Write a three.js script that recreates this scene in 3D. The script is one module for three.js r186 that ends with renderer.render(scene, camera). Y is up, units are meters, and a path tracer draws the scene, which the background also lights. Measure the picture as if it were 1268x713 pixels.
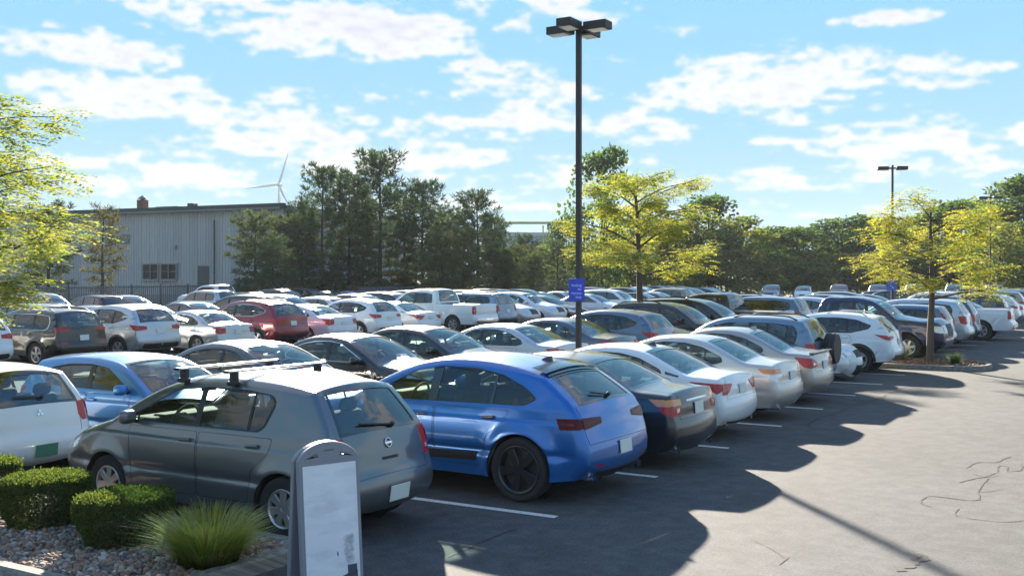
import * as THREE from 'three';
import { mergeGeometries } from 'three/addons/utils/BufferGeometryUtils.js';
import { RoundedBoxGeometry } from 'three/addons/geometries/RoundedBoxGeometry.js';

// ------------------------------------------------------------------ camera, sky, sun, exposure
const scene = new THREE.Scene();
const camera = new THREE.PerspectiveCamera(2 * Math.atan(356.5 / 1300) * 180 / Math.PI, 1268 / 713, 0.1, 3000);
const EYE = 2.542;
camera.position.set(0, EYE, 0);
camera.rotation.x = -Math.atan(6.5 / 1300);
const renderer = new THREE.WebGLRenderer({ antialias: true });
renderer.toneMapping = THREE.LinearToneMapping;
renderer.toneMappingExposure = 4.75;
renderer.shadowMap.enabled = true;

const SUN_AZ = 9.1 * Math.PI / 180, SUN_EL = 21.6 * Math.PI / 180;   // ahead of the camera, a little to the left
const sunDir = new THREE.Vector3(-Math.sin(SUN_AZ) * Math.cos(SUN_EL), Math.sin(SUN_EL), -Math.cos(SUN_AZ) * Math.cos(SUN_EL));
const sun = new THREE.DirectionalLight(new THREE.Color().setRGB(1, 0.9, 0.75), 5);
sun.name = 'sun';
sun.position.copy(sunDir).multiplyScalar(150).add(new THREE.Vector3(0, 0, -40));
sun.target.position.set(0, 0, -40);
sun.castShadow = true;
sun.shadow.mapSize.set(4096, 4096);
Object.assign(sun.shadow.camera, { left: -80, right: 80, top: 80, bottom: -80, near: 1, far: 400 });
sun.shadow.radius = 1.6;
scene.add(sun, sun.target);

function rng(seed) { let a = seed >>> 0; return () => { a = (a + 0x6D2B79F5) | 0; let t = Math.imul(a ^ (a >>> 15), 1 | a); t = (t + Math.imul(t ^ (t >>> 7), 61 | t)) ^ t; return ((t ^ (t >>> 14)) >>> 0) / 4294967296; }; }
const clamp = (x, a = 0, b = 1) => Math.min(b, Math.max(a, x));
const lerp = (a, b, t) => a + (b - a) * t;
const smooth = (a, b, x) => { const t = clamp((x - a) / (b - a)); return t * t * (3 - 2 * t); };
// value noise on a lattice
const PERM = (() => { const r = rng(77), p = new Uint16Array(512); const a = [...Array(256).keys()]; for (let i = 255; i > 0; i--) { const j = Math.floor(r() * (i + 1)); [a[i], a[j]] = [a[j], a[i]]; } for (let i = 0; i < 512; i++) p[i] = a[i & 255]; return p; })();
function vnoise(x, y) {
  const xi = Math.floor(x), yi = Math.floor(y), fx = x - xi, fy = y - yi;
  const u = fx * fx * fx * (fx * (fx * 6 - 15) + 10), v = fy * fy * fy * (fy * (fy * 6 - 15) + 10);
  const X = xi & 255, Y = yi & 255;
  const a = PERM[PERM[X] + Y], b = PERM[PERM[(X + 1) & 255] + Y], c = PERM[PERM[X] + ((Y + 1) & 255)], d = PERM[PERM[(X + 1) & 255] + ((Y + 1) & 255)];
  return lerp(lerp(a, b, u), lerp(c, d, u), v) / 255;
}
function fbm(x, y, oct) { let s = 0, a = 0.5, n = 0; for (let i = 0; i < oct; i++) { s += a * vnoise(x, y); n += a; a *= 0.52; x = x * 2.03 + 17.3; y = y * 2.03 + 9.1; } return s / n; }

// Sky: blue air and a broken layer of low cumulus seen in perspective.
{
  const SW = 3072, SH = 1536, data = new Float32Array(SW * SH * 4);
  // main cloud banks: [bearing deg right of the view, height deg, half width, half height, weight]
  const banks = [];
  const px = (x, y, w, h, k) => banks.push([Math.atan((x - 634) / 1300) * 57.3, Math.atan((350 - y) / 1300) * 57.3, Math.atan(w / 1300) * 57.3, Math.atan(h / 1300) * 57.3, k]);
  px(380, 42, 200, 44, 1); px(120, 82, 120, 26, .85); px(265, 145, 200, 30, .85); px(20, 125, 90, 28, .6); px(420, 195, 230, 32, .9); px(190, 226, 180, 26, .8); px(520, 205, 110, 24, .7);
  px(470, 118, 110, 18, .55); px(690, 30, 90, 34, .7); px(650, 135, 110, 44, .8); px(770, 75, 60, 18, .5); px(590, 20, 60, 20, .6); px(580, 85, 40, 10, .7); px(835, 45, 36, 9, .7);
  px(950, 120, 150, 42, 1); px(800, 160, 80, 24, .8); px(960, 182, 50, 8, .8); px(1105, 42, 62, 9, 1); px(1200, 110, 130, 24, .75); px(1130, 190, 170, 24, .8); px(1000, 225, 170, 20, .7); px(1250, 15, 40, 14, .5);
  px(700, 215, 160, 18, .6); px(640, 250, 200, 22, .7); px(900, 262, 200, 14, .6); px(1200, 215, 160, 30, .6); px(10, 12, 25, 16, .7);
  for (let j = 0; j < SH; j++) {
    const el = ((j + 0.5) / SH - 0.5) * Math.PI;
    for (let i = 0; i < SW; i++) {
      const k = 4 * (j * SW + i);
      if (el < -0.05) { data[k] = 0.05; data[k + 1] = 0.05; data[k + 2] = 0.05; data[k + 3] = 1; continue; }
      const az = ((i + 0.5) / SW - 0.5) * 2 * Math.PI;                    // atan2(z, x)
      const dy = Math.sin(Math.max(el, 0.004)), ce = Math.cos(el), dx = ce * Math.cos(az), dz = ce * Math.sin(az);
      const e = Math.max(el, 0) * 57.3;
      // clear air: pale toward the horizon, deeper above
      const t = 1 - Math.exp(-e / 11), t2 = smooth(15, 70, e);
      let r = lerp(0.11, 0.044, t), g = lerp(0.162, 0.134, t), b = lerp(0.2, 0.222, t);
      r = lerp(r, 0.026, t2); g = lerp(g, 0.076, t2); b = lerp(b, 0.19, t2);
      // clouds: layer in perspective
      const den = dy + 0.09, X = dx / den, Z = dz / den;
      const bearing = Math.atan2(dx, -dz) * 57.3;
      const big = fbm(X * 1.1 + 3.1, Z * 1.9 + 1.7, 3);
      const bx = bearing * 0.42, by = e * 0.95;
      const det = 0.45 * fbm(bx + 40, by + 11, 6) + 0.55 * fbm(X * 2.6 + 8, Z * 4.4 + 5, 6);
      const fine = fbm(bx * 3.1 + 7, by * 3.4 + 3, 5);
      let w = 0;
      if (Math.abs(bearing) < 45 && e < 30) for (const [cb, ch, hw, hh, kk] of banks) { const q = ((bearing - cb) / hw) ** 2 + ((e - ch) / (e < ch ? hh * .8 : hh * 1.1)) ** 2; if (q < 2.2) w = Math.max(w, kk * (1 - q / 2.2)); }
      const edge = Math.max(smooth(26, 34, Math.abs(bearing)), smooth(17, 24, e));
      const cover = lerp(w * 1.08 - 0.53, (big - 0.5) * 1.6 - 0.02, edge);
      const dens = cover + (det - 0.5) * 1.75 + (fine - 0.5) * 0.85 + 0.1 * smooth(6, 0.5, e);
      const a = smooth(0.0, 0.36, dens) * lerp(0.94, 0.72, smooth(7, 0, e));
      const thick = smooth(0.3, 0.85, dens) * smooth(0.25, 0.75, 0.5 * fine + 0.5 * fbm(bx * 1.7 + 61, by * 2.6 + 23, 4) + 0.0);
      const cr = lerp(0.203, 0.158, thick), cg = lerp(0.204, 0.161, thick), cb2 = lerp(0.21, 0.185, thick);
      data[k] = lerp(r, cr, a); data[k + 1] = lerp(g, cg, a); data[k + 2] = lerp(b, cb2, a); data[k + 3] = 1;
    }
  }
  const sky = new THREE.DataTexture(data, SW, SH, THREE.RGBAFormat, THREE.FloatType);
  sky.mapping = THREE.EquirectangularReflectionMapping; sky.magFilter = THREE.LinearFilter; sky.minFilter = THREE.LinearFilter; sky.needsUpdate = true;
  scene.background = sky; scene.environment = sky;
}

// ------------------------------------------------------------------ the lot: u runs along the row of bays away from the camera, v into the bays
const YAW = 0.544, LOTX = 0.481, LOTZ = -11.365, BAY = 2.74;
const RU = [Math.sin(YAW), -Math.cos(YAW)], RV = [-Math.cos(YAW), -Math.sin(YAW)];
const lot = (u, v) => [LOTX + RU[0] * u + RV[0] * v, LOTZ + RU[1] * u + RV[1] * v];
const ground = (x, z) => { const t = Math.max(0, -z - 13); return 0.008 * (Math.sqrt(t * t + 16) - 4) + 0.000001 * t * t; };   // the lot climbs gently away from the camera
const pix = (x, y, d) => [(x - 634) / 1300 * d, EYE + (350 - y) / 1300 * d, -d];           // a pixel of the photograph at depth d

// ------------------------------------------------------------------ names, labels
const taken = new Map();
function numbered(n) { const k = taken.get(n) ?? 0; taken.set(n, k + 1); return k ? `${n}_${String(k).padStart(3, '0')}` : n; }
function shade(o) { o.traverse((c) => { if (c.isMesh) { c.castShadow = true; c.receiveShadow = true; } }); return o; }
function tag(o, label, category, group, kind) { if (label) o.userData.label = label; if (category) o.userData.category = category; if (group) o.userData.group = group; if (kind) o.userData.kind = kind; return o; }
function thing(name, label, category, pos = [0, 0, 0], turn = 0, group) { const o = new THREE.Group(); o.name = numbered(name); o.position.set(...pos); o.rotation.y = turn; tag(o, label, category, group); scene.add(o); return o; }
function part(name, geo, m, parent) { const o = new THREE.Mesh(geo, m); o.name = name; o.castShadow = o.receiveShadow = true; parent.add(o); return o; }
function struct(name, geo, m) { const o = part(numbered(name), geo, m, scene); o.userData.kind = 'structure'; return o; }
const rgb = (r, g, b) => new THREE.Color().setRGB(r, g, b);
const mat = (c, rough = 0.8, metal = 0, extra = {}) => new THREE.MeshStandardMaterial({ color: Array.isArray(c) ? rgb(...c) : new THREE.Color(c), roughness: rough, metalness: metal, ...extra });
const phys = (c, o) => new THREE.MeshPhysicalMaterial({ color: Array.isArray(c) ? rgb(...c) : new THREE.Color(c), ...o });
const box = (w, h, d, x = 0, y = 0, z = 0) => { const g = new THREE.BoxGeometry(w, h, d); g.translate(x, y, z); return g; };
const rbox = (w, h, d, r, x = 0, y = 0, z = 0, seg = 2) => { const g = new RoundedBoxGeometry(w, h, d, seg, Math.min(r, w / 2 - 1e-3, h / 2 - 1e-3, d / 2 - 1e-3)); g.translate(x, y, z); return g; };
const flat = (g) => (g.index ? g.toNonIndexed() : g);
const merge = (list) => { const a = list.map((g) => { g = flat(g); for (const k of Object.keys(g.attributes)) if (!['position', 'normal', 'uv'].includes(k)) g.deleteAttribute(k); if (!g.attributes.uv) g.setAttribute('uv', new THREE.BufferAttribute(new Float32Array(g.attributes.position.count * 2), 2)); return g; }); return mergeGeometries(a); };
function bar(a, b, r, seg = 6, r2 = r) { const A = new THREE.Vector3(...a), B = new THREE.Vector3(...b), g = new THREE.CylinderGeometry(r2, r, A.distanceTo(B), seg); g.translate(0, A.distanceTo(B) / 2, 0); g.applyQuaternion(new THREE.Quaternion().setFromUnitVectors(new THREE.Vector3(0, 1, 0), B.clone().sub(A).normalize())); g.translate(...a); return g; }
function noiseTex(size, fn, srgb = true) { const d = new Uint8Array(size * size * 4); for (let j = 0; j < size; j++) for (let i = 0; i < size; i++) { const c = fn(i, j), k = 4 * (j * size + i); d[k] = clamp(c[0], 0, 255); d[k + 1] = clamp(c[1], 0, 255); d[k + 2] = clamp(c[2], 0, 255); d[k + 3] = 255; } const t = new THREE.DataTexture(d, size, size); t.wrapS = t.wrapT = THREE.RepeatWrapping; t.magFilter = THREE.LinearFilter; t.minFilter = THREE.LinearMipmapLinearFilter; t.generateMipmaps = true; if (srgb) t.colorSpace = THREE.SRGBColorSpace; t.needsUpdate = true; return t; }
// tiling noise: wraps at period p
function tnoise(x, y, p) { const xi = Math.floor(x), yi = Math.floor(y), fx = x - xi, fy = y - yi, u = fx * fx * (3 - 2 * fx), v = fy * fy * (3 - 2 * fy); const h = (a, b) => PERM[PERM[(((a % p) + p) % p) & 255] + ((((b % p) + p) % p) & 255)] / 255; return lerp(lerp(h(xi, yi), h(xi + 1, yi), u), lerp(h(xi, yi + 1), h(xi + 1, yi + 1), u), v); }
// ------------------------------------------------------------------ motor cars
// A body is a side skin (side-view outline with wheel arches, door gaps and window openings, bent to the width of the car at each point)
// and a strip that runs across the car over bumper, bonnet, windscreen, roof, tail. Both come from one side profile: rows of
// [distance from the nose, height, edge radius, edge inset, bow across the car, corner?].
const glassMat = phys([0.72, 0.84, 0.79], { roughness: 0.02, transmission: 1, thickness: 0, ior: 1.62 });
const privacyMat = phys([0.30, 0.33, 0.34], { roughness: 0.02, transmission: 1, thickness: 0, ior: 1.65 });
const farGlassMat = phys([0.016, 0.019, 0.021], { roughness: 0.035, clearcoat: 1, clearcoatRoughness: 0.02, ior: 1.6 });
const screenMat = phys([0.6, 0.7, 0.68], { roughness: 0.03, transmission: 1, thickness: 0, ior: 2.0 });
const CM = {
  screen: screenMat,
  trim: mat([0.018, 0.018, 0.019], 0.55), gloss: phys([0.012, 0.012, 0.013], { roughness: 0.2, clearcoat: 1, clearcoatRoughness: 0.05 }), under: mat([0.012, 0.012, 0.012], 0.9),
  chrome: mat([0.75, 0.75, 0.76], 0.16, 1), alloy: mat([0.52, 0.52, 0.53], 0.32, 0.85), dark_alloy: mat([0.07, 0.07, 0.075], 0.3, 0.8), rubber: mat([0.017, 0.017, 0.018], 0.86), disc: mat([0.12, 0.12, 0.12], 0.45, 0.8),
  red: phys([0.4, 0.005, 0.008], { roughness: 0.22, clearcoat: 0.25, clearcoatRoughness: 0.08 }), darkred: phys([0.085, 0.003, 0.005], { roughness: 0.3, specularIntensity: 0.5 }),
  amber: phys([0.62, 0.2, 0.03], { roughness: 0.2, clearcoat: 1 }), clear: phys([0.62, 0.63, 0.64], { roughness: 0.12, metalness: 0.35, clearcoat: 1, clearcoatRoughness: 0.03 }), reflector: mat([0.7, 0.7, 0.7], 0.2, 0.9),
  plate: mat([0.62, 0.66, 0.62], 0.5), greenplate: mat([0.05, 0.2, 0.12], 0.5), cabin: mat([0.045, 0.043, 0.041], 0.85), seat: mat([0.07, 0.067, 0.063], 0.9), tanseat: mat([0.28, 0.23, 0.17], 0.9), glass: glassMat, privacy: privacyMat, farglass: farGlassMat, headliner: mat([0.35, 0.34, 0.32], 0.95),
};
const paints = new Map();
function paint(hex, metal = 0.35, rough = 0.34) { const key = hex + metal; if (!paints.has(key)) paints.set(key, phys(hex, { metalness: metal, roughness: rough, clearcoat: 1, clearcoatRoughness: 0.055, ior: 1.5 })); return paints.get(key); }

function profileOf(cp, L, per) {
  const n = cp.length, P = cp.map((c) => ({ x: L / 2 - c[0], y: c[1], r: c[2], rz: c[3], bow: c[4], sharp: !!c[5] }));
  const keys = ['x', 'y', 'r', 'rz', 'bow'], len = (a, b) => Math.hypot(a.x - b.x, a.y - b.y) + 1e-6;
  const tang = (i, side) => {                                             // slope per metre at a control point
    const o = {};
    for (const k of keys) {
      const back = i > 0 ? (P[i][k] - P[i - 1][k]) / len(P[i], P[i - 1]) : null, fore = i < n - 1 ? (P[i + 1][k] - P[i][k]) / len(P[i], P[i + 1]) : null;
      if (back === null) o[k] = fore; else if (fore === null) o[k] = back;
      else if (P[i].sharp) o[k] = side < 0 ? back : fore;
      else { const d0 = len(P[i], P[i - 1]), d1 = len(P[i], P[i + 1]); o[k] = (back * d1 + fore * d0) / (d0 + d1); }
    }
    return o;
  };
  const at = (t) => {
    const i = Math.min(n - 2, Math.max(0, Math.floor(t))), f = t - i, a = P[i], b = P[i + 1], d = len(a, b), ta = tang(i, 1), tb = tang(i + 1, -1), o = { t };
    const h00 = 2 * f ** 3 - 3 * f * f + 1, h10 = f ** 3 - 2 * f * f + f, h01 = 3 * f * f - 2 * f ** 3, h11 = f ** 3 - f * f;
    for (const k of keys) o[k] = h00 * a[k] + h10 * d * ta[k] + h01 * b[k] + h11 * d * tb[k];
    o.r = Math.max(0.02, o.r); o.rz = Math.max(0.01, o.rz);
    return o;
  };
  const pts = []; for (let i = 0; i < n - 1; i++) for (let j = 0; j < per; j++) pts.push(at(i + j / per));
  pts.push(at(n - 1));
  const nrm = (t) => { const e = 0.04, a = at(clamp(t - e, 0, n - 1)), b = at(clamp(t + e, 0, n - 1)); let x = b.x - a.x, y = b.y - a.y; const l = Math.hypot(x, y) || 1; return [-y / l * -1, x / l * -1].map((v) => v); };
  return { at, pts, n, normal: nrm, T: n - 1 };
}
// outward normal of the profile: it runs nose to tail over the top, so travel is toward -x on the roof and outward is up
function outward(pr, t) { const e = 0.03, a = pr.at(clamp(t - e, 0, pr.T)), b = pr.at(clamp(t + e, 0, pr.T)), x = b.x - a.x, y = b.y - a.y, l = Math.hypot(x, y) || 1; return [y / l, -x / l]; }

function refine(V, tris, maxLen, rounds = 7) {                            // conforming split of long edges
  for (let it = 0; it < rounds; it++) {
    const mid = new Map(), out = []; let split = 0;
    const cut = (a, b) => { const k = a < b ? a * 1e6 + b : b * 1e6 + a; if (mid.has(k)) return mid.get(k); const A = V[a], B = V[b], l = Math.hypot(A[0] - B[0], A[1] - B[1]); let m = -1; if (l > maxLen((A[0] + B[0]) / 2, (A[1] + B[1]) / 2)) { m = V.length; V.push([(A[0] + B[0]) / 2, (A[1] + B[1]) / 2]); split++; } mid.set(k, m); return m; };
    for (const [a, b, c] of tris) {
      const x = cut(a, b), y = cut(b, c), z = cut(c, a), n = (x >= 0) + (y >= 0) + (z >= 0);
      if (!n) out.push([a, b, c]);
      else if (n === 3) out.push([a, x, z], [x, b, y], [z, y, c], [x, y, z]);
      else if (n === 1) { if (x >= 0) out.push([a, x, c], [x, b, c]); else if (y >= 0) out.push([a, b, y], [a, y, c]); else out.push([a, b, z], [z, b, c]); }
      else if (x < 0) out.push([a, b, y], [a, y, z], [z, y, c]);
      else if (y < 0) out.push([b, c, z], [b, z, x], [x, z, a]);
      else out.push([c, a, x], [c, x, y], [y, x, b]);
    }
    tris = out; if (!split) break;
  }
  return tris;
}
function triangulate(poly, holes = []) {
  const P = poly.map((p) => new THREE.Vector2(...p)), H = holes.map((h) => h.map((p) => new THREE.Vector2(...p)));
  if (THREE.ShapeUtils.isClockWise(P)) P.reverse();
  H.forEach((h) => { if (!THREE.ShapeUtils.isClockWise(h)) h.reverse(); });
  const tris = THREE.ShapeUtils.triangulateShape(P, H), V = []; P.forEach((p) => V.push([p.x, p.y])); H.forEach((h) => h.forEach((p) => V.push([p.x, p.y])));
  return [V, tris];
}
function roundPoly(pts, r, seg = 3) {
  const out = [], n = pts.length;
  for (let i = 0; i < n; i++) {
    const a = pts[(i + n - 1) % n], b = pts[i], c = pts[(i + 1) % n], la = Math.hypot(a[0] - b[0], a[1] - b[1]), lc = Math.hypot(c[0] - b[0], c[1] - b[1]), ra = Math.min(r, la * 0.4), rc = Math.min(r, lc * 0.4);
    const p = [b[0] + (a[0] - b[0]) / la * ra, b[1] + (a[1] - b[1]) / la * ra], q = [b[0] + (c[0] - b[0]) / lc * rc, b[1] + (c[1] - b[1]) / lc * rc];
    for (let k = 0; k <= seg; k++) { const t = k / seg; out.push([(1 - t) ** 2 * p[0] + 2 * t * (1 - t) * b[0] + t * t * q[0], (1 - t) ** 2 * p[1] + 2 * t * (1 - t) * b[1] + t * t * q[1]]); }
  }
  return out;
}
function clipX(poly, x0, x1) {                                           // keep x0..x1
  const half = (P, f) => { const o = []; for (let i = 0; i < P.length; i++) { const a = P[i], b = P[(i + 1) % P.length], fa = f(a), fb = f(b); if (fa >= 0) o.push(a); if ((fa > 0 && fb < 0) || (fa < 0 && fb > 0)) { const t = fa / (fa - fb); o.push([lerp(a[0], b[0], t), lerp(a[1], b[1], t)]); } } return o; };
  return half(half(poly, (p) => p[0] - x0), (p) => x1 - p[0]);
}
const polyDist = (P, x, y, skip) => { let m = 9; for (let i = 0; i < P.length; i++) { const a = P[i], b = P[(i + 1) % P.length]; if (skip && skip(a, b)) continue; const dx = b[0] - a[0], dy = b[1] - a[1], t = clamp(((x - a[0]) * dx + (y - a[1]) * dy) / (dx * dx + dy * dy + 1e-9)); m = Math.min(m, Math.hypot(a[0] + dx * t - x, a[1] + dy * t - y)); } return m; };

const wheelCache = new Map();
function wheelGeos(R, rim, width, style, lod) {
  const key = [R, rim, width, style, lod].join();
  if (wheelCache.has(key)) return wheelCache.get(key);
  const seg = lod === 0 ? 40 : lod === 1 ? 24 : 14, h = width / 2;
  const prof = [[rim * 0.98, -h * 0.8], [R * 0.93, -h], [R * 0.985, -h * 0.8], [R, -h * 0.45], [R, h * 0.45], [R * 0.985, h * 0.8], [R * 0.93, h], [rim * 1.03, h * 0.86], [rim * 0.97, h * 0.72]].map((p) => new THREE.Vector2(...p));
  const tyre = new THREE.LatheGeometry(prof, seg); tyre.rotateX(Math.PI / 2);
  const parts = [];
  const ring = new THREE.LatheGeometry([[rim * 0.985, h * 0.86], [rim * 0.96, h * 0.92], [rim * 0.88, h * 0.84], [rim * 0.84, h * 0.5], [rim * 0.84, -h * 0.6]].map((p) => new THREE.Vector2(...p)), seg); ring.rotateX(Math.PI / 2); parts.push(ring);
  const hub = new THREE.CylinderGeometry(rim * 0.2, rim * 0.24, h * 0.3, 12); hub.rotateX(Math.PI / 2); hub.translate(0, 0, h * 0.66); parts.push(hub);
  const n = style === 'cover' ? 7 : style === 'five' ? 5 : style === 'ten' ? 10 : 6;
  for (let i = 0; i < n; i++) {
    const s = new THREE.Shape(), w0 = rim * (style === 'cover' ? 0.13 : style === 'ten' ? 0.075 : 0.13), w1 = rim * (style === 'cover' ? 0.2 : style === 'ten' ? 0.07 : 0.17);
    s.moveTo(rim * 0.12, -w0); s.lineTo(rim * 0.9, -w1); s.lineTo(rim * 0.9, w1); s.lineTo(rim * 0.12, w0); s.closePath();
    const g = new THREE.ExtrudeGeometry(s, { depth: h * 0.16, bevelEnabled: lod < 2, bevelSize: rim * 0.02, bevelThickness: h * 0.06, bevelSegments: 1 });
    g.translate(0, 0, h * 0.62); g.rotateZ(i / n * Math.PI * 2 + 0.3); parts.push(g);
  }
  const back = new THREE.CircleGeometry(rim * 0.86, seg); back.translate(0, 0, h * (style === 'cover' ? 0.52 : 0.1));
  const out = { tyre, rim: merge(parts), disc: back };
  wheelCache.set(key, out); return out;
}

const typeCache = new Map();
function carGeos(p, lod) {
  const key = p.key + lod;
  if (typeCache.has(key)) return typeCache.get(key);
  const L = p.L, hL = L / 2, X = (d) => hL - d, per = lod === 2 ? 2 : 4, pr = profileOf(p.cp, L, per), S = pr.pts;
  const wheels = [X(p.axles[0]), X(p.axles[1])], R = p.R, Ra = p.Ra ?? R + 0.045, ys = p.sill ?? 0.24, out = [];
  const belt = p.belt;
  const W0 = (x, y) => {
    const f = x > 0 ? Math.max(0, (x - (p.kf ?? hL * 0.45)) / (hL - (p.kf ?? hL * 0.45))) : Math.max(0, (-x - (p.kr ?? hL * 0.45)) / (hL - (p.kr ?? hL * 0.45)));
    let w = p.W / 2 - (x > 0 ? p.cf ?? 0.1 : p.cr ?? 0.07) * Math.pow(f, 2.2);
    const ym = p.ym ?? 0.68;
    if (y < ym) w -= (p.tuck ?? 0.07) * ((ym - y) / ym) ** 2;
    else if (y < belt) w -= 0.03 * ((y - ym) / (belt - ym)) ** 2;
    else w -= 0.03 + (p.tumble ?? 0.3) * (y - belt) + 0.16 * (y - belt) ** 2;
    if (y < belt) {
      for (const xw of wheels) { const d = Math.hypot(x - xw, y - R); w += (p.flare ?? 0.022) * Math.exp(-(((d - Ra) / 0.1) ** 2)); }
      w -= (p.crease ?? 0.014) * Math.exp(-(((y - (p.creaseY ?? 0.55)) / 0.045) ** 2)) * smooth(hL, hL * 0.7, Math.abs(x));
    }
    { const sy = belt - (p.shoulder ?? 0.13) + 0.02 * x / hL; w += 0.013 * (smooth(sy + 0.02, sy - 0.02, y) - 1) * smooth(hL * 0.97, hL * 0.8, Math.abs(x)); }
    return w;
  };
  const near = (x, y) => {                                                // nearest profile point
    let bd = 1e9, bi = 0, bt = 0;
    for (let i = 0; i < S.length - 1; i++) { const a = S[i], b = S[i + 1], dx = b.x - a.x, dy = b.y - a.y, t = clamp(((x - a.x) * dx + (y - a.y) * dy) / (dx * dx + dy * dy + 1e-9)), d = (a.x + dx * t - x) ** 2 + (a.y + dy * t - y) ** 2; if (d < bd) { bd = d; bi = i; bt = t; } }
    const a = S[bi], b = S[bi + 1], L2 = Math.hypot(b.x - a.x, b.y - a.y) || 1;
    return { s: Math.sqrt(bd), r: lerp(a.r, b.r, bt), rz: lerp(a.rz, b.rz, bt), px: lerp(a.x, b.x, bt), py: lerp(a.y, b.y, bt), nx: (b.y - a.y) / L2, ny: -(b.x - a.x) / L2 };
  };
  const side = (x, y, sgn, off = 0) => {
    const q = near(x, y), u = clamp(1 - q.s / q.r), root = Math.sqrt(Math.max(1 - u * u, 0)), e = 0.01;
    const w = W0(x, y) - q.rz * (1 - root);
    let gx = (W0(x + e, y) - W0(x - e, y)) / (2 * e), gy = (W0(x, y + e) - W0(x, y - e)) / (2 * e);
    if (u > 0) { const k = q.rz / q.r * u / Math.max(root, 0.08); let ix = -q.nx, iy = -q.ny; if (q.s > 0.004) { ix = (x - q.px) / q.s; iy = (y - q.py) / q.s; } gx += k * ix; gy += k * iy; }
    const l = Math.hypot(gx, gy, 1), N = [-gx / l, -gy / l, 1 / l];
    return { p: [x + N[0] * off, y + N[1] * off, sgn * (w + N[2] * off)], n: [N[0], N[1], sgn * N[2]], s: q.s };
  };
  const strip = (t, q, off = 0) => {
    const f = (tt, qq) => { const a = pr.at(clamp(tt, 0, pr.T)), o = outward(pr, clamp(tt, 0, pr.T)), b = a.bow * (1 - qq * qq), w = W0(a.x, a.y) - a.rz; return [a.x + o[0] * b, a.y + o[1] * b, qq * w]; };
    const a = f(t, q), e = 0.03, t1 = f(t - e, q), t2 = f(t + e, q), q1 = f(t, q - e), q2 = f(t, q + e);
    const A = [t2[0] - t1[0], t2[1] - t1[1], t2[2] - t1[2]], B = [q2[0] - q1[0], q2[1] - q1[1], q2[2] - q1[2]];
    let N = [A[1] * B[2] - A[2] * B[1], A[2] * B[0] - A[0] * B[2], A[0] * B[1] - A[1] * B[0]]; const l = Math.hypot(...N) || 1; const o = outward(pr, t); N = N.map((v) => v / l); if (N[0] * o[0] + N[1] * o[1] < 0) N = N.map((v) => -v);
    return { p: [a[0] + N[0] * off, a[1] + N[1] * off, a[2] + N[2] * off], n: N };
  };
  const tail = (y) => { for (let i = S.length - 1; i > 0; i--) if (S[i].y <= y && S[i - 1].y > y) { const f = (y - S[i].y) / (S[i - 1].y - S[i].y); return lerp(S[i].t, S[i - 1].t, f); } return pr.T; };
  const nose = (y) => { for (let i = 0; i < S.length - 1; i++) if (S[i].y <= y && S[i + 1].y > y) { const f = (y - S[i].y) / (S[i + 1].y - S[i].y); return lerp(S[i].t, S[i + 1].t, f); } return 0; };
  const edgeX = (y, rear) => pr.at(rear ? tail(y) : nose(y)).x;
  const geo = (pts, nor, idx) => { const g = new THREE.BufferGeometry(); g.setAttribute('position', new THREE.Float32BufferAttribute(pts, 3)); g.setAttribute('normal', new THREE.Float32BufferAttribute(nor, 3)); g.setAttribute('uv', new THREE.Float32BufferAttribute(new Float32Array(pts.length / 3 * 2), 2)); g.setIndex(idx); return g; };
  const big = lod === 0 ? 0.085 : lod === 1 ? 0.24 : 0.4, small = lod === 0 ? 0.05 : lod === 1 ? 0.09 : 0.16;
  function skin(poly, holes, sgn, off = 0, fine = 0) {                     // a side-view shape bent onto the flank
    const [V, T0] = triangulate(poly, holes), T = refine(V, T0, (x, y) => { if (fine) return fine; const q = near(x, y); if (lod < 2 && Math.abs(y - belt + (p.shoulder ?? 0.13)) < 0.06) return lod ? 0.13 : 0.042; if (lod === 0 && Math.abs(y - (p.creaseY ?? 0.55)) < 0.11) return 0.038; return q.s < q.r * 1.2 ? small : big; });
    const pts = [], nor = [], idx = [];
    for (const [x, y] of V) { const o = side(x, y, sgn, typeof off === 'function' ? off(x, y) : off); pts.push(...o.p); nor.push(...o.n); }
    for (const [a, b, c] of T) sgn > 0 ? idx.push(a, b, c) : idx.push(a, c, b);
    return geo(pts, nor, idx);
  }
  function over(t0, t1, q0, q1, off = 0, nt, nq) {                        // a rectangle of the strip across the car
    const ts = [], eps = 1e-4; for (const s of S) if (s.t > t0 + eps && s.t < t1 - eps) ts.push(s.t); ts.unshift(t0); ts.push(t1);
    nq ??= Math.max(2, Math.ceil(Math.abs(q1 - q0) * (lod === 2 ? 2.5 : 6)));
    const pts = [], nor = [], idx = [];
    for (const t of ts) for (let j = 0; j <= nq; j++) { const o = strip(t, lerp(q0, q1, j / nq), off); pts.push(...o.p); nor.push(...o.n); }
    for (let i = 0; i < ts.length - 1; i++) for (let j = 0; j < nq; j++) { const a = i * (nq + 1) + j, b = a + nq + 1; idx.push(a, b, a + 1, a + 1, b, b + 1); }
    return geo(pts, nor, idx);
  }
  function ends(poly, rear, h = 0.012, bev = 0.012) {                      // a raised patch on nose or tail, drawn in (share of half width, height)
    const tt = rear ? tail : nose, [V, T0] = triangulate(poly), T = refine(V, T0, () => (lod === 0 ? 0.05 : lod === 1 ? 0.075 : 0.16), 5), pts = [], nor = [], idx = [];
    const P2 = poly.map(([q, y]) => [q * 0.7, y]);
    for (const [q, y] of V) { const d = polyDist(P2, q * 0.7, y, (a, b) => Math.abs(a[0]) > 0.69 && Math.abs(b[0]) > 0.69), o = strip(tt(y), q, h * smooth(0, bev, d) - 0.003); pts.push(...o.p); nor.push(...o.n); }
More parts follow.
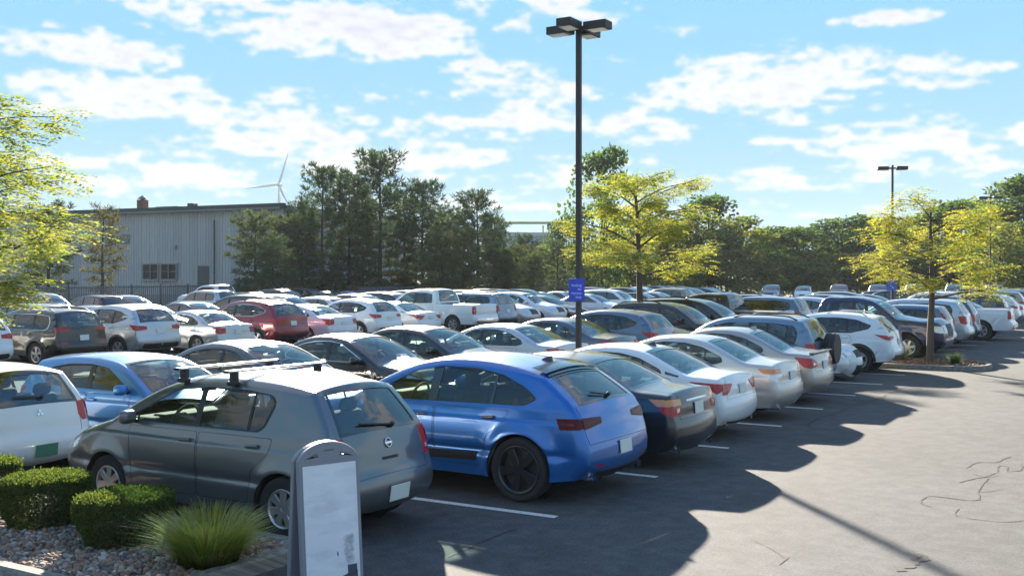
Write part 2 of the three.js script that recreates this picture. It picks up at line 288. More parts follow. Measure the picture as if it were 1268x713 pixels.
    for (const [a, b, c] of T) rear ? idx.push(a, b, c) : idx.push(a, c, b);
    return geo(pts, nor, idx);
  }
  function flank(poly, sgn, h = 0.012, bev = 0.012) {                      // a raised patch on the flank; points past the outline are pulled back to it
    const P = poly.map(([d, y]) => { let x = X(d); const r = edgeX(y, true), f = edgeX(y, false); x = clamp(x, r, f); return [x, y]; });
    return skin(P, [], sgn, (x, y) => h * smooth(0, bev, polyDist(P, x, y, (a, b) => near(...a).s < 0.02 && near(...b).s < 0.02)) - 0.002, lod === 0 ? 0.05 : lod === 1 ? 0.075 : 0.16);
  }
  const add = (name, g, m, parent) => out.push({ name, g, m, parent });
  // --- outline
  const bottom = [];
  const arch = (xw, dir) => { const a0 = Math.asin(clamp((ys - R) / Ra, -1, 1)), n = lod === 2 ? 8 : 18, pts = []; for (let i = 0; i <= n; i++) { const a = lerp(Math.PI - a0, a0, i / n); pts.push([xw + Math.cos(a) * Ra, R + Math.sin(a) * Ra]); } return pts; };
  bottom.push(...arch(wheels[1]), ...arch(wheels[0]));
  const outline = [...S.map((s) => [s.x, s.y]).reverse(), ...[]];
  // run: tail bottom -> over roof -> nose bottom, then back along the sill
  const poly = [...outline, ...bottom.slice().reverse()].filter((q, i, a) => { const b = a[(i + 1) % a.length]; return Math.hypot(q[0] - b[0], q[1] - b[1]) > 1e-4; });
  const dlo = p.dlo && roundPoly(p.dlo.map(([d, y]) => [X(d), y]), 0.05, lod === 2 ? 1 : 3);
  const doors = [];
  if (lod < 2 && p.doors) for (const dp of p.doors) doors.push(roundPoly(dp.map(([d, y]) => [X(d), y]), 0.04, 3));
  const inset = (P, k) => { const cx = P.reduce((s, q) => s + q[0], 0) / P.length, cy = P.reduce((s, q) => s + q[1], 0) / P.length; return P.map(([x, y]) => { const l = Math.hypot(x - cx, y - cy); return [x - (x - cx) / l * k, y - (y - cy) / l * k]; }); };
  const bodyParts = [];
  for (const sgn of [1, -1]) {
    bodyParts.push(skin(poly, [...(dlo ? [dlo] : []), ...doors], sgn));
    if (dlo) {
      const cuts = p.pillars.map(([d, w]) => [X(d), w]).sort((a, b) => a[0] - b[0]);
      let x0 = -9; const wins = [];
      for (const [x, w] of cuts) { wins.push([x0, x - w / 2]); x0 = x + w / 2; }
      wins.push([x0, 9]);
      wins.forEach(([a, b], i) => { const c = clipX(dlo, a, b); if (c.length > 2) add('side_window', skin(c, [], sgn, -0.012, lod === 2 ? 0.4 : 0.18), lod === 2 ? 'farglass' : (p.tint && i < wins.length - 1 - (p.quarterFront ? 1 : 0) ? 'privacy' : 'glass')); });
      for (const [x, w] of cuts) { const c = clipX(dlo, x - w / 2, x + w / 2); if (c.length > 2) add('window_pillar', skin(c, [], sgn, -0.004, 0.2), p.pillarMat ?? 'trim'); }
      if (lod < 2) {                                                      // weather strip or bright moulding round the glass
        const ring = (P, w) => { const inn = inset(P, w); return skin(P, [inn], sgn, 0.002, 0.2); };
        add('window_frame', ring(dlo, p.frameW ?? (p.chromeDlo ? 0.022 : 0.026)), p.chromeDlo ? 'chrome' : 'trim');
      }
    }
    doors.forEach((d, i) => {
      add('door', skin(inset(d, 0.009), [], sgn, 0.0005), 'paint');
      const hd = p.handles[i], o = side(X(hd[0]), hd[1], sgn, 0.022);
      const g = rbox(0.17, 0.032, 0.03, 0.012, 0, 0, 0, 1); g.rotateZ(p.handleTilt ?? -0.06); g.translate(...o.p); add('handle', g, p.handleMat ?? 'paint', 'door');
    });
    if (doors.length) { const xs = doors.flat().map((q) => q[0]), yl = Math.min(...doors.flat().map((q) => q[1])) - 0.03, xa = Math.max(Math.min(...xs) - 0.03, wheels[1] + Ra + 0.02), xb = Math.min(Math.max(...xs) + 0.03, wheels[0] - Ra - 0.02); add('door_lining', skin([[xa, yl], [xb, yl], [xb, belt - 0.005], [Math.min(...xs) - 0.03, belt - 0.005], [Math.min(...xs) - 0.03, belt - 0.14]], [], sgn, -0.035, 0.2), 'cabin'); }
    // arch liner
    for (const xw of wheels) { const pts = arch(xw), P = [], idx = []; for (const [x, y] of pts) { const o = side(x, y, sgn); P.push(x, y, o.p[2], x, y, sgn * (p.W / 2 - 0.34)); } for (let i = 0; i < pts.length - 1; i++) idx.push(2 * i, 2 * i + 2, 2 * i + 1, 2 * i + 1, 2 * i + 2, 2 * i + 3); const g = new THREE.BufferGeometry(); g.setAttribute('position', new THREE.Float32BufferAttribute(P, 3)); g.setIndex(idx); g.computeVertexNormals(); const w = new THREE.CircleGeometry(Ra, 20); w.translate(xw, R, sgn * (p.W / 2 - 0.34)); out.push({ name: 'wheel_arch', g: merge([g, w]), m: 'under' }); }
    if (p.cladding && lod < 2) {
      const rings = [];
      for (const xw of wheels) { const a0 = Math.asin(clamp((ys + 0.01 - R) / Ra, -1, 1)), A = [], B = []; for (let i = 0; i <= 16; i++) { const a = lerp(Math.PI - a0 - 0.02, a0 + 0.02, i / 16); A.push([xw + Math.cos(a) * (Ra + 0.004), R + Math.sin(a) * (Ra + 0.004)]); B.push([xw + Math.cos(a) * (Ra + p.cladding), R + Math.sin(a) * (Ra + p.cladding)]); } rings.push(skin([...A, ...B.reverse()].map(([x, y]) => [x, Math.max(y, ys + 0.006)]), [], sgn, 0.012, 0.1)); }
      const x0 = wheels[1] + Ra + p.cladding * 0.5, x1 = wheels[0] - Ra - p.cladding * 0.5;
      rings.push(skin([[x0, ys + 0.006], [x1, ys + 0.006], [x1, ys + 0.16], [x0, ys + 0.16]], [], sgn, 0.012, 0.2));
      add('side_cladding', merge(rings), 'trim');
    }
    if (p.sillBar && lod < 2) add('sill_trim', flank(p.sillBar, sgn, 0.014), p.sillMat ?? 'trim');
    for (const e of p.flanks ?? []) if (lod < 2 || !e.fine) add(e.name, flank(e.poly, sgn, e.h ?? 0.012), e.m);
    for (const kind of ['tail', 'head']) for (const lamp of p[kind] ?? []) {
      if (lod === 2 && lamp.fine) continue;
      const gs = [];
      if (lamp.side) gs.push(flank(lamp.side, sgn, (lamp.h ?? 0.014) + lod * 0.006));
      if (lamp.end) gs.push(ends(lamp.end.map(([q, y]) => [q * sgn, y]), kind === 'tail', (lamp.h ?? 0.014) + lod * 0.006));
      add(lamp.name ?? (kind === 'tail' ? 'tail_light' : 'headlight'), merge(gs), lamp.m);
    }
    if (p.mirror && lod < 2) {
      const o = side(X(p.mirror[0]), p.mirror[1], sgn), g = rbox(0.13, 0.15, 0.2, 0.06, 0, 0, 0, 3); const q = g.attributes.position; for (let i = 0; i < q.count; i++) { const zz = q.getZ(i); if (q.getX(i) > 0) q.setX(i, q.getX(i) * 1.25 * (1 - 0.3 * Math.abs(zz) / 0.1)); } g.computeVertexNormals();
      g.rotateY(-0.12 * sgn); g.translate(o.p[0], o.p[1] + 0.07, sgn * (p.W / 2 + 0.07)); add('mirror', g, p.mirrorMat ?? 'paint');
      add('mirror_arm', bar([o.p[0], o.p[1] + 0.01, o.p[2] - sgn * 0.02], [o.p[0] + 0.01, o.p[1] + 0.05, sgn * (p.W / 2 + 0.03)], 0.025, 6), 'trim');
    }
  }
  // --- across the car
  const [w0, w1] = p.ws, [g0, g1] = p.rg, qw = 0.955, qg = p.rgq ?? 0.93, bonnet = p.bonnet, lid = p.lid, G = 0.012;
  const cells = (t0, t1) => bodyParts.push(over(t0, t1, -1, 1));
  // spans of the strip in order; a seam is a narrow open slot
  const seam = lod === 0 ? 0.015 : 0;
  if (bonnet && lod === 0) {
    cells(0, bonnet[0] - seam); bodyParts.push(over(bonnet[0] - seam, w0, -1, -0.96), over(bonnet[0] - seam, w0, 0.96, 1));
    add('bonnet', over(bonnet[0] + seam, w0 - seam * 2, -0.95, 0.95), 'paint');
  } else cells(0, w0);
  bodyParts.push(over(w0, w1, -1, -qw, 0, 0, 1), over(w0, w1, qw, 1, 0, 0, 1));
  add('windscreen', over(w0, w1, -qw, qw, -0.006), lod === 2 ? 'farglass' : 'screen');
  cells(w1, g0);
  bodyParts.push(over(g0, g1, -1, -qg, 0, 0, 1), over(g0, g1, qg, 1, 0, 0, 1));
  add('rear_window', over(g0, g1, -qg, qg, -0.006), lod === 2 ? 'farglass' : 'screen');
  if (lod < 2) {                                                          // black ceramic band round the screens
    for (const [a, b, qq, nm] of [[w0, w1, qw, 'windscreen_border'], [g0, g1, qg, 'rear_window_border']]) add(nm, merge([over(a, a + 0.22, -qq, qq, 0.001), over(b - 0.14, b, -qq, qq, 0.001), over(a + 0.2, b - 0.12, -qq, -qq + 0.06, 0.001, 0, 1), over(a + 0.2, b - 0.12, qq - 0.06, qq, 0.001, 0, 1)]), 'gloss');
  }
  if (lid && lod === 0) {
    const lt = tail(lid[1]), lb = g1;
    bodyParts.push(over(lb, lt + seam, -1, -lid[0] - 0.012), over(lb, lt + seam, lid[0] + 0.012, 1)); cells(lt + seam, pr.T);
    add(p.lidName ?? 'boot_lid', over(lb + seam * 0.6, lt - seam, -lid[0], lid[0]), 'paint');
  } else if (p.bed) { cells(g1, p.bed[0]); bodyParts.push(over(p.bed[0], p.bed[1], -1, -0.9), over(p.bed[0], p.bed[1], 0.9, 1)); add('bed_cover', over(p.bed[0], p.bed[1], -0.9, 0.9, -0.03), 'trim'); cells(p.bed[1], pr.T); }
  else cells(g1, pr.T);
  add('body', merge(bodyParts.map((g) => g.clone())), 'paint');
  for (const e of p.ends ?? []) if (e.plate) {
    if (lod > 1) continue;
    const o = strip(e.rear ? tail(e.y) : nose(e.y), 0, e.off ?? 0.012), g = rbox(0.012, 0.16, 0.31, 0.005, 0, 0, 0, 1); g.rotateZ(Math.asin(clamp(o.n[1] * (e.rear ? -1 : 1), -1, 1))); g.translate(...o.p); add('licence_plate', g, e.m);
  } else if (lod < 2 || !e.fine) add(e.name, e.rear === false ? ends(e.poly, false, e.h ?? 0.012) : ends(e.poly, true, e.h ?? 0.012), e.m);
  if (p.spoiler && lod < 2) { const a = over(p.spoiler[0], p.spoiler[1], -0.97, 0.97, 0.03), b = over(p.spoiler[1], p.spoiler[1] + 0.12, -0.95, 0.95, 0.012); add('spoiler', merge([a, b]), p.spoiler[2] ?? 'gloss'); }
  // --- underside and cabin
  const tub = [box(L * 0.86, 0.1, p.W - 0.5, 0, ys + 0.02, 0), box(Math.abs(wheels[0] - wheels[1]) - 2 * Ra - 0.02, 0.1, p.W - 0.24, (wheels[0] + wheels[1]) / 2, ys + 0.06, 0)];
  add('underbody', merge(tub), 'under');
  if (lod < 2) {
    const c0 = p.cabin ?? [p.cp[p.ws[0]][0] + 0.1, p.cp[p.rg[1]][0] - 0.25], fl = ys + 0.12, iw = p.W - 0.32, cl = c0[1] - c0[0];
    add('cabin_floor', merge([box(cl, 0.05, iw, X((c0[0] + c0[1]) / 2), fl, 0), box(0.06, belt - fl - 0.05, iw, X(c0[0] + 0.12), (belt + fl) / 2, 0)]), 'cabin');
    add('dashboard', merge([rbox(0.42, 0.2, iw + 0.04, 0.08, X(c0[0] + 0.28), belt - 0.06, 0), rbox(0.2, 0.08, 0.34, 0.03, X(c0[0] + 0.38), belt + 0.02, -0.36)]), 'cabin');
    const wheel = new THREE.TorusGeometry(0.18, 0.017, 6, 18); wheel.rotateY(Math.PI / 2); wheel.rotateZ(0.42); wheel.translate(X(c0[0] + 0.62), belt + 0.0, -0.36); add('steering_wheel', wheel, 'cabin');
    const fs = p.seats?.[0] ?? c0[0] + 1.25, rs = p.seats?.[1] ?? c0[0] + 2.15, top = p.cp.reduce((m, c) => Math.max(m, c[1]), 0);
    const back = (h, w, z) => { const g = merge([rbox(0.14, h, w, 0.05, 0, h / 2, 0), rbox(0.1, 0.17, 0.26, 0.045, 0, h + 0.1, 0)]); g.rotateZ(0.3); g.translate(0, 0, z); return g; };
    const hgt = Math.min(0.6, top - 0.2 - (fl + 0.28) - 0.12);
    for (const z of [-0.37, 0.37]) { const b = back(hgt, 0.48, z); b.translate(X(fs), fl + 0.26, 0); add('front_seat', merge([b, rbox(0.5, 0.14, 0.48, 0.05, X(fs) + 0.26, fl + 0.24, z)]), p.seatMat ?? 'seat'); }
    if (rs && rs < c0[1] + 0.05) { const b = rbox(0.14, hgt * 0.95, iw - 0.16, 0.05, 0, hgt / 2, 0); b.rotateZ(0.32); b.translate(X(rs), fl + 0.26, 0); const h1 = [-0.36, 0.36].map((z) => { const h = rbox(0.1, 0.15, 0.24, 0.045, 0, hgt + 0.06, 0); h.rotateZ(0.32); h.translate(X(rs), fl + 0.26, z); return h; }); add('rear_seat', merge([b, ...h1, rbox(0.46, 0.14, iw - 0.16, 0.05, X(rs) + 0.26, fl + 0.24, 0)]), p.seatMat ?? 'seat'); }
    add('headliner', over(p.ws[1] + 0.05, p.rg[0] - 0.05, -0.97, 0.97, -0.035), 'headliner');
    const pm = new THREE.Vector3(X(p.cp[p.ws[1]][0] - 0.14), p.cp[p.ws[1]][1] - 0.12, 0); add('rear_view_mirror', rbox(0.03, 0.06, 0.22, 0.012, pm.x, pm.y, 0, 1), 'trim');
  }
  const geos = { out, strip, side, tail, nose, X, wheels, pr, W0 };
  typeCache.set(key, geos); return geos;
}

let carCount = 0;
function car(p, color, label, o = {}) {
  const lod = o.lod ?? 1, G = carGeos(p, lod), root = new THREE.Group();
  root.name = numbered(o.name ?? p.name); tag(root, label, o.category ?? p.category ?? 'car', o.group);
  const pm = color;
  const doorsMade = [];
  for (const q of G.out) {
    const m = q.m === 'paint' ? pm : (q.m === 'glass' && o.darkGlass) ? CM.farglass : CM[q.m];
    let parent = root; if (q.parent === 'door') parent = doorsMade[doorsMade.length - 1];
    const me = part(q.name, q.g, m, parent); if (q.name === 'door') doorsMade.push(me);
  }
  const wg = wheelGeos(p.R, p.rim, p.tyre ?? 0.21, o.wheel ?? p.wheel ?? 'five', lod);
  for (const xw of G.wheels) for (const s of [1, -1]) {
    const w = new THREE.Group(); w.name = 'wheel'; w.position.set(xw, p.R, s * (p.W / 2 - 0.115)); if (s < 0) w.rotation.y = Math.PI; w.rotation.order = 'YXZ'; root.add(w);
    const spin = carCount * 0.7 + xw; 
    const t = part('tyre', wg.tyre, CM.rubber, w), r = part('rim', wg.rim, CM[o.rimMat ?? p.rimMat ?? 'alloy'], w); r.rotation.z = spin; part('brake_disc', wg.disc, (o.wheel ?? p.wheel) === 'cover' ? CM.trim : CM.disc, w);
  }
  for (const f of [...(p.extras ?? []), ...(o.extras ?? [])]) f(root, G, pm, lod);
  carCount++;
  return root;
}
const HEAD_IN = Math.PI - YAW, HEAD_OUT = -YAW;                            // nose away from / toward the near aisle
function park(root, p, u, v, nose, turn = 0) {                             // v is where the end nearest the aisle stands
  const [x, z] = lot(u, v + p.L / 2), y = ground(x, z), e = 0.5;
  const nx = -(ground(x + e, z) - ground(x - e, z)) / (2 * e), nz = -(ground(x, z + e) - ground(x, z - e)) / (2 * e);
  root.position.set(x, y + 0.004, z);
  const up = new THREE.Vector3(nx, 1, nz).normalize();
  root.quaternion.setFromUnitVectors(new THREE.Vector3(0, 1, 0), up).multiply(new THREE.Quaternion().setFromAxisAngle(new THREE.Vector3(0, 1, 0), (nose === 'in' ? HEAD_IN : HEAD_OUT) + turn));
  scene.add(root); return root;
}
// ------------------------------------------------------------------ body types
// rounding presets: [edge radius, edge inset, bow]
const E_ = { end: [0.3, 0.2, 0.1], endHi: [0.24, 0.18, 0.1], hood: [0.13, 0.12, 0.06], cowl: [0.08, 0.09, 0.1], screen: [0.07, 0.07, 0.11], top: [0.08, 0.09, 0.05], roof: [0.085, 0.1, 0.035], glass: [0.06, 0.06, 0.06], deck: [0.07, 0.07, 0.04], tail: [0.12, 0.075, 0.055], bump: [0.17, 0.1, 0.06] };
const cpOf = (rows) => rows.map(([d, y, k, sharp]) => [d, y, ...E_[k], sharp]);
function scaled(base, L, W, H, extra = {}) {                               // the same body stretched to another length, width and height
  const fx = L / base.L, h0 = base.cp.reduce((m, c) => Math.max(m, c[1]), 0), fy = H / h0, pt = ([d, y]) => [d * fx, y * fy], pe = ([q, y]) => [q, y * fy];
  const lamps = (a) => a?.map((l) => ({ ...l, side: l.side?.map(pt), end: l.end?.map(pe) }));
  return { ...base, L, W, cp: base.cp.map((c) => [c[0] * fx, c[1] * fy, ...c.slice(2)]), axles: base.axles.map((a) => a * fx), belt: base.belt * fy, dlo: base.dlo.map(pt), pillars: base.pillars.map(([d, w]) => [d * fx, w]), doors: base.doors?.map((q) => q.map(pt)), handles: base.handles?.map(pt), mirror: base.mirror && pt(base.mirror), tail: lamps(base.tail), head: lamps(base.head), flanks: base.flanks?.map((e) => ({ ...e, poly: e.poly.map(pt) })), ends: base.ends?.map((e) => (e.plate ? { ...e, y: e.y * fy } : { ...e, poly: e.poly.map(pe) })), lid: base.lid && [base.lid[0], base.lid[1] * fy], sillBar: base.sillBar?.map(pt), seats: undefined, cabin: base.cabin?.map((d) => d * fx), creaseY: (base.creaseY ?? 0.55) * fy, ym: (base.ym ?? 0.68) * fy, ...extra };
}
const rect = (a, b, c, d) => [[a, b], [c, b], [c, d], [a, d]];
const plateEnd = (y, m = 'plate', off = 0.012, rear = true) => ({ plate: true, y, m, off, rear });

function wiper(q0, y0, q1, y1) { return (root, G, pm, lod) => { if (lod > 1) return; const a = G.strip(G.tail(y0), q0, 0.02).p, b = G.strip(G.tail(y1), q1, 0.02).p; part('rear_wiper', merge([bar(a, b, 0.011, 5), bar([a[0] + 0.02, a[1] - 0.02, a[2]], [a[0] - 0.02, a[1] + 0.02, a[2]], 0.025, 8)]), CM.trim, root); }; }
function antenna(t, h = 0.28, fin = false) { return (root, G, pm, lod) => { if (lod > 1) return; const a = G.strip(t, 0, 0).p; if (fin) { const s = new THREE.Shape(); s.moveTo(0.09, 0); s.lineTo(-0.08, 0); s.lineTo(-0.06, 0.06); s.quadraticCurveTo(0.02, 0.05, 0.09, 0); const g = new THREE.ExtrudeGeometry(s, { depth: 0.02, bevelEnabled: true, bevelSize: 0.008, bevelThickness: 0.008, bevelSegments: 1 }); g.translate(a[0], a[1] - 0.005, -0.01); part('antenna', g, fin === 'paint' ? pm : CM.gloss, root); } else part('antenna', merge([bar(a, [a[0] - h * 0.55, a[1] + h * 0.83, a[2]], 0.007, 5), bar([a[0], a[1] - 0.01, a[2]], [a[0] - 0.02, a[1] + 0.04, a[2]], 0.022, 8)]), CM.trim, root); }; }
function rails(t0, t1, m = 'trim') { return (root, G, pm, lod) => { for (const s of [1, -1]) { const pts = []; for (let i = 0; i <= 6; i++) { const o = G.strip(lerp(t0, t1, i / 6), s * 0.97, i === 0 || i === 6 ? 0.0 : 0.055); pts.push(new THREE.Vector3(...o.p)); } part('roof_rail', new THREE.TubeGeometry(new THREE.CatmullRomCurve3(pts), 14, 0.018, 5), CM[m], root); } }; }
function exhaust(z, y = 0.27, r = 0.045) { return (root, G, pm, lod) => { if (lod > 1) return; const x = -G.pr.pts[0].x; for (const s of z) { const g = new THREE.CylinderGeometry(r, r, 0.2, 12, 1, true); g.rotateZ(Math.PI / 2); g.translate(G.X(0) * -1 + 0.14, y, s); part('exhaust_pipe', g, CM.chrome, root); } }; }

function emblem(y, diamonds = false) { return (root, G, pm, lod) => { if (lod > 0) return; const o = G.strip(G.tail(y), 0, 0.01), k = []; if (diamonds) for (const a of [0, 2.094, 4.189]) { const s = new THREE.Shape(); s.moveTo(0, 0); s.lineTo(0.02, 0.026); s.lineTo(0, 0.052); s.lineTo(-0.02, 0.026); s.closePath(); const g = new THREE.ExtrudeGeometry(s, { depth: 0.006, bevelEnabled: false }); g.rotateZ(a); k.push(g); } else { k.push(new THREE.TorusGeometry(0.045, 0.007, 6, 24), box(0.11, 0.02, 0.01)); } const g = merge(k); g.rotateY(-Math.PI / 2); g.rotateZ(-Math.asin(o.n[1])); g.translate(...o.p); part('emblem', g, CM.chrome, root); }; }
const T = {};
T.hatch = {                                                               // compact five-door hatchback
  key: 'hatch', name: 'hatchback_car', L: 4.295, W: 1.695, axles: [0.95, 3.56], R: 0.315, rim: 0.2, tyre: 0.2, wheel: 'cover', sill: 0.22, belt: 1.02,
  cp: cpOf([[0.16, 0.22, 'end'], [0.03, 0.34, 'end'], [0, 0.48, 'end'], [0.05, 0.63, 'endHi'], [0.19, 0.76, 'endHi'], [0.55, 0.91, 'hood'], [0.95, 1.02, 'cowl', 1], [1.4, 1.285, 'screen'], [1.8, 1.455, 'top'], [2.25, 1.525, 'roof'], [2.75, 1.54, 'roof'], [3.3, 1.515, 'roof'], [3.8, 1.45, 'glass', 1], [3.98, 1.235, 'glass'], [4.12, 1.03, 'glass'], [4.185, 0.86, 'tail'], [4.235, 0.66, 'tail'], [4.285, 0.57, 'bump'], [4.28, 0.4, 'bump'], [4.17, 0.29, 'bump']]),
  ws: [6, 8], rg: [12, 14], bonnet: [4], lid: [0.86, 0.6], lidName: 'tailgate', rgq: 0.9,
  dlo: [[1.2, 1.04], [1.92, 1.4], [2.4, 1.445], [3.0, 1.43], [3.42, 1.37], [3.63, 1.26], [3.52, 1.06], [3.4, 1.04]], pillars: [[2.33, 0.085], [3.22, 0.03], [1.42, 0.03]], quarterFront: 1,
  doors: [[[1.3, 0.995], [2.36, 0.995], [2.36, 0.33], [1.38, 0.33]], [[2.375, 0.995], [3.42, 0.995], [3.38, 0.84], [3.16, 0.66], [3.1, 0.33], [2.375, 0.33]]], handles: [[2.2, 0.89], [3.16, 0.9]],
  mirror: [1.4, 1.02], tail: [{ side: [[3.93, 1.0], [4.09, 1.03], [4.4, 1.0], [4.4, 0.83], [4.17, 0.83]], end: [[1, 1.02], [0.87, 1.02], [0.84, 0.94], [0.87, 0.72], [1, 0.72]], m: 'red' }, { end: [[0.985, 0.84], [0.89, 0.84], [0.9, 0.78], [0.985, 0.78]], m: 'clear', name: 'reversing_light', h: 0.02, fine: true }],
  head: [{ side: [[-0.1, 0.6], [-0.1, 0.72], [0.48, 0.84], [0.4, 0.68]], end: [[1, 0.6], [1, 0.76], [0.62, 0.74], [0.66, 0.6]], m: 'clear' }],
  ends: [{ name: 'front_grille', poly: rect(-0.5, 0.56, 0.5, 0.68), m: 'trim', rear: false }, { name: 'lower_grille', poly: rect(-0.6, 0.28, 0.6, 0.44), m: 'trim', rear: false }],
};
T.sedan = {
  key: 'sedan', name: 'sedan_car', L: 4.82, W: 1.8, axles: [0.95, 3.73], R: 0.325, rim: 0.215, tyre: 0.21, wheel: 'five', sill: 0.22, belt: 0.965,
  cp: cpOf([[0.16, 0.22, 'end'], [0.03, 0.33, 'end'], [0, 0.48, 'end'], [0.06, 0.62, 'endHi'], [0.22, 0.735, 'endHi'], [0.75, 0.885, 'hood'], [1.28, 0.975, 'cowl', 1], [1.8, 1.245, 'screen'], [2.22, 1.41, 'top'], [2.6, 1.465, 'roof'], [3.0, 1.465, 'roof'], [3.38, 1.4, 'top'], [3.82, 1.215, 'glass'], [4.16, 1.06, 'glass'], [4.45, 1.035, 'deck'], [4.72, 1.02, 'deck', 1], [4.76, 0.86, 'tail'], [4.78, 0.7, 'tail'], [4.81, 0.6, 'bump'], [4.8, 0.39, 'bump'], [4.7, 0.27, 'bump']]),
  ws: [6, 8], rg: [11, 13], bonnet: [4], lid: [0.8, 0.68], rgq: 0.94,
  dlo: [[1.52, 0.985], [2.27, 1.345], [2.6, 1.39], [3.0, 1.38], [3.35, 1.31], [3.74, 1.14], [3.78, 1.05], [3.62, 1.0]], pillars: [[2.56, 0.075], [3.42, 0.028], [1.76, 0.028]], quarterFront: 1,
  doors: [[[1.5, 0.94], [2.585, 0.94], [2.585, 0.33], [1.5, 0.33]], [[2.6, 0.94], [3.66, 0.95], [3.58, 0.8], [3.34, 0.62], [3.27, 0.33], [2.6, 0.33]]], handles: [[2.42, 0.86], [3.42, 0.87]],
  mirror: [1.72, 0.96], tail: [{ side: [[4.42, 0.97], [4.9, 0.97], [4.9, 0.74], [4.62, 0.78]], end: [[1, 0.96], [0.7, 0.94], [0.72, 0.76], [1, 0.74]], m: 'red' }],
  head: [{ side: [[-0.1, 0.56], [-0.1, 0.7], [0.55, 0.82], [0.42, 0.66]], end: [[1, 0.56], [1, 0.74], [0.6, 0.7], [0.64, 0.57]], m: 'clear' }],
  ends: [{ name: 'front_grille', poly: rect(-0.55, 0.5, 0.55, 0.66), m: 'trim', rear: false }, { name: 'lower_grille', poly: rect(-0.6, 0.26, 0.6, 0.4), m: 'trim', rear: false }, plateEnd(0.8)],
};
T.suv = {                                                                 // upright sport utility
  key: 'suv', name: 'suv_car', category: 'SUV', L: 4.62, W: 1.86, axles: [0.92, 3.62], R: 0.355, rim: 0.235, tyre: 0.235, wheel: 'five', sill: 0.3, belt: 1.085, tumble: 0.24,
  cp: cpOf([[0.18, 0.3, 'end'], [0.04, 0.42, 'end'], [0, 0.58, 'end'], [0.04, 0.76, 'endHi'], [0.16, 0.9, 'endHi'], [0.65, 1.02, 'hood'], [1.16, 1.09, 'cowl', 1], [1.58, 1.39, 'screen'], [1.92, 1.575, 'top'], [2.35, 1.675, 'roof'], [2.95, 1.7, 'roof'], [3.7, 1.68, 'roof'], [4.2, 1.62, 'glass', 1], [4.36, 1.4, 'glass'], [4.47, 1.17, 'glass'], [4.52, 0.96, 'tail'], [4.555, 0.76, 'tail'], [4.62, 0.64, 'bump'], [4.61, 0.48, 'bump'], [4.5, 0.36, 'bump']]),
  ws: [6, 8], rg: [12, 14], bonnet: [4], lid: [0.9, 0.68], lidName: 'tailgate', rgq: 0.9, tint: true, cladding: 0.07,
  dlo: [[1.4, 1.105], [1.98, 1.49], [2.4, 1.575], [3.5, 1.58], [4.02, 1.52], [4.12, 1.36], [4.08, 1.14], [3.9, 1.105]], pillars: [[2.42, 0.09], [3.38, 0.06]],
  doors: [[[1.4, 1.06], [2.445, 1.06], [2.445, 0.5], [1.4, 0.5]], [[2.46, 1.06], [3.5, 1.06], [3.44, 0.9], [3.24, 0.72], [3.16, 0.5], [2.46, 0.5]]], handles: [[2.28, 0.98], [3.28, 0.98]],
  mirror: [1.62, 1.09], tail: [{ side: [[4.28, 1.15], [4.7, 1.15], [4.7, 0.86], [4.36, 0.9]], end: [[1, 1.15], [0.84, 1.14], [0.84, 0.88], [1, 0.86]], m: 'red' }],
  head: [{ side: [[-0.1, 0.74], [-0.1, 0.88], [0.4, 0.96], [0.34, 0.8]], end: [[1, 0.74], [1, 0.9], [0.62, 0.87], [0.62, 0.73]], m: 'clear' }],
  ends: [{ name: 'front_grille', poly: rect(-0.55, 0.62, 0.55, 0.84), m: 'trim', rear: false }, { name: 'rear_bumper_trim', poly: rect(-0.94, 0.38, 0.94, 0.52), m: 'trim' }, plateEnd(0.86)],
};
T.crossover = {                                                           // rounder, lower sport utility
  ...T.suv, key: 'crossover', L: 4.45, W: 1.84, axles: [0.9, 3.53], belt: 1.06, tumble: 0.3, R: 0.345,
  cp: cpOf([[0.18, 0.28, 'end'], [0.04, 0.4, 'end'], [0, 0.55, 'end'], [0.06, 0.72, 'endHi'], [0.22, 0.86, 'endHi'], [0.65, 1.0, 'hood'], [1.1, 1.075, 'cowl', 1], [1.58, 1.36, 'screen'], [1.98, 1.53, 'top'], [2.4, 1.61, 'roof'], [2.9, 1.63, 'roof'], [3.5, 1.59, 'roof'], [3.95, 1.5, 'glass', 1], [4.15, 1.31, 'glass'], [4.28, 1.13, 'glass'], [4.35, 0.95, 'tail'], [4.39, 0.76, 'tail'], [4.45, 0.64, 'bump'], [4.44, 0.47, 'bump'], [4.32, 0.35, 'bump']]),
  dlo: [[1.36, 1.08], [2.04, 1.45], [2.45, 1.52], [3.0, 1.52], [3.45, 1.47], [3.86, 1.32], [3.78, 1.22], [3.3, 1.1]], pillars: [[2.42, 0.09], [3.2, 0.06]],
  doors: [[[1.36, 1.035], [2.445, 1.045], [2.445, 0.5], [1.4, 0.5]], [[2.46, 1.045], [3.28, 1.06], [3.36, 0.9], [3.14, 0.7], [3.06, 0.5], [2.46, 0.5]]], handles: [[2.28, 0.96], [3.18, 0.98]], mirror: [1.55, 1.07],
  tail: [{ side: [[3.98, 1.08], [4.6, 1.06], [4.6, 0.9], [4.2, 0.92]], end: [[1, 1.06], [0.62, 1.02], [0.62, 0.92], [1, 0.9]], m: 'red' }],
  head: [{ side: [[-0.1, 0.7], [-0.1, 0.82], [0.5, 0.94], [0.4, 0.78]], end: [[1, 0.7], [1, 0.86], [0.6, 0.82], [0.6, 0.7]], m: 'clear' }],
};
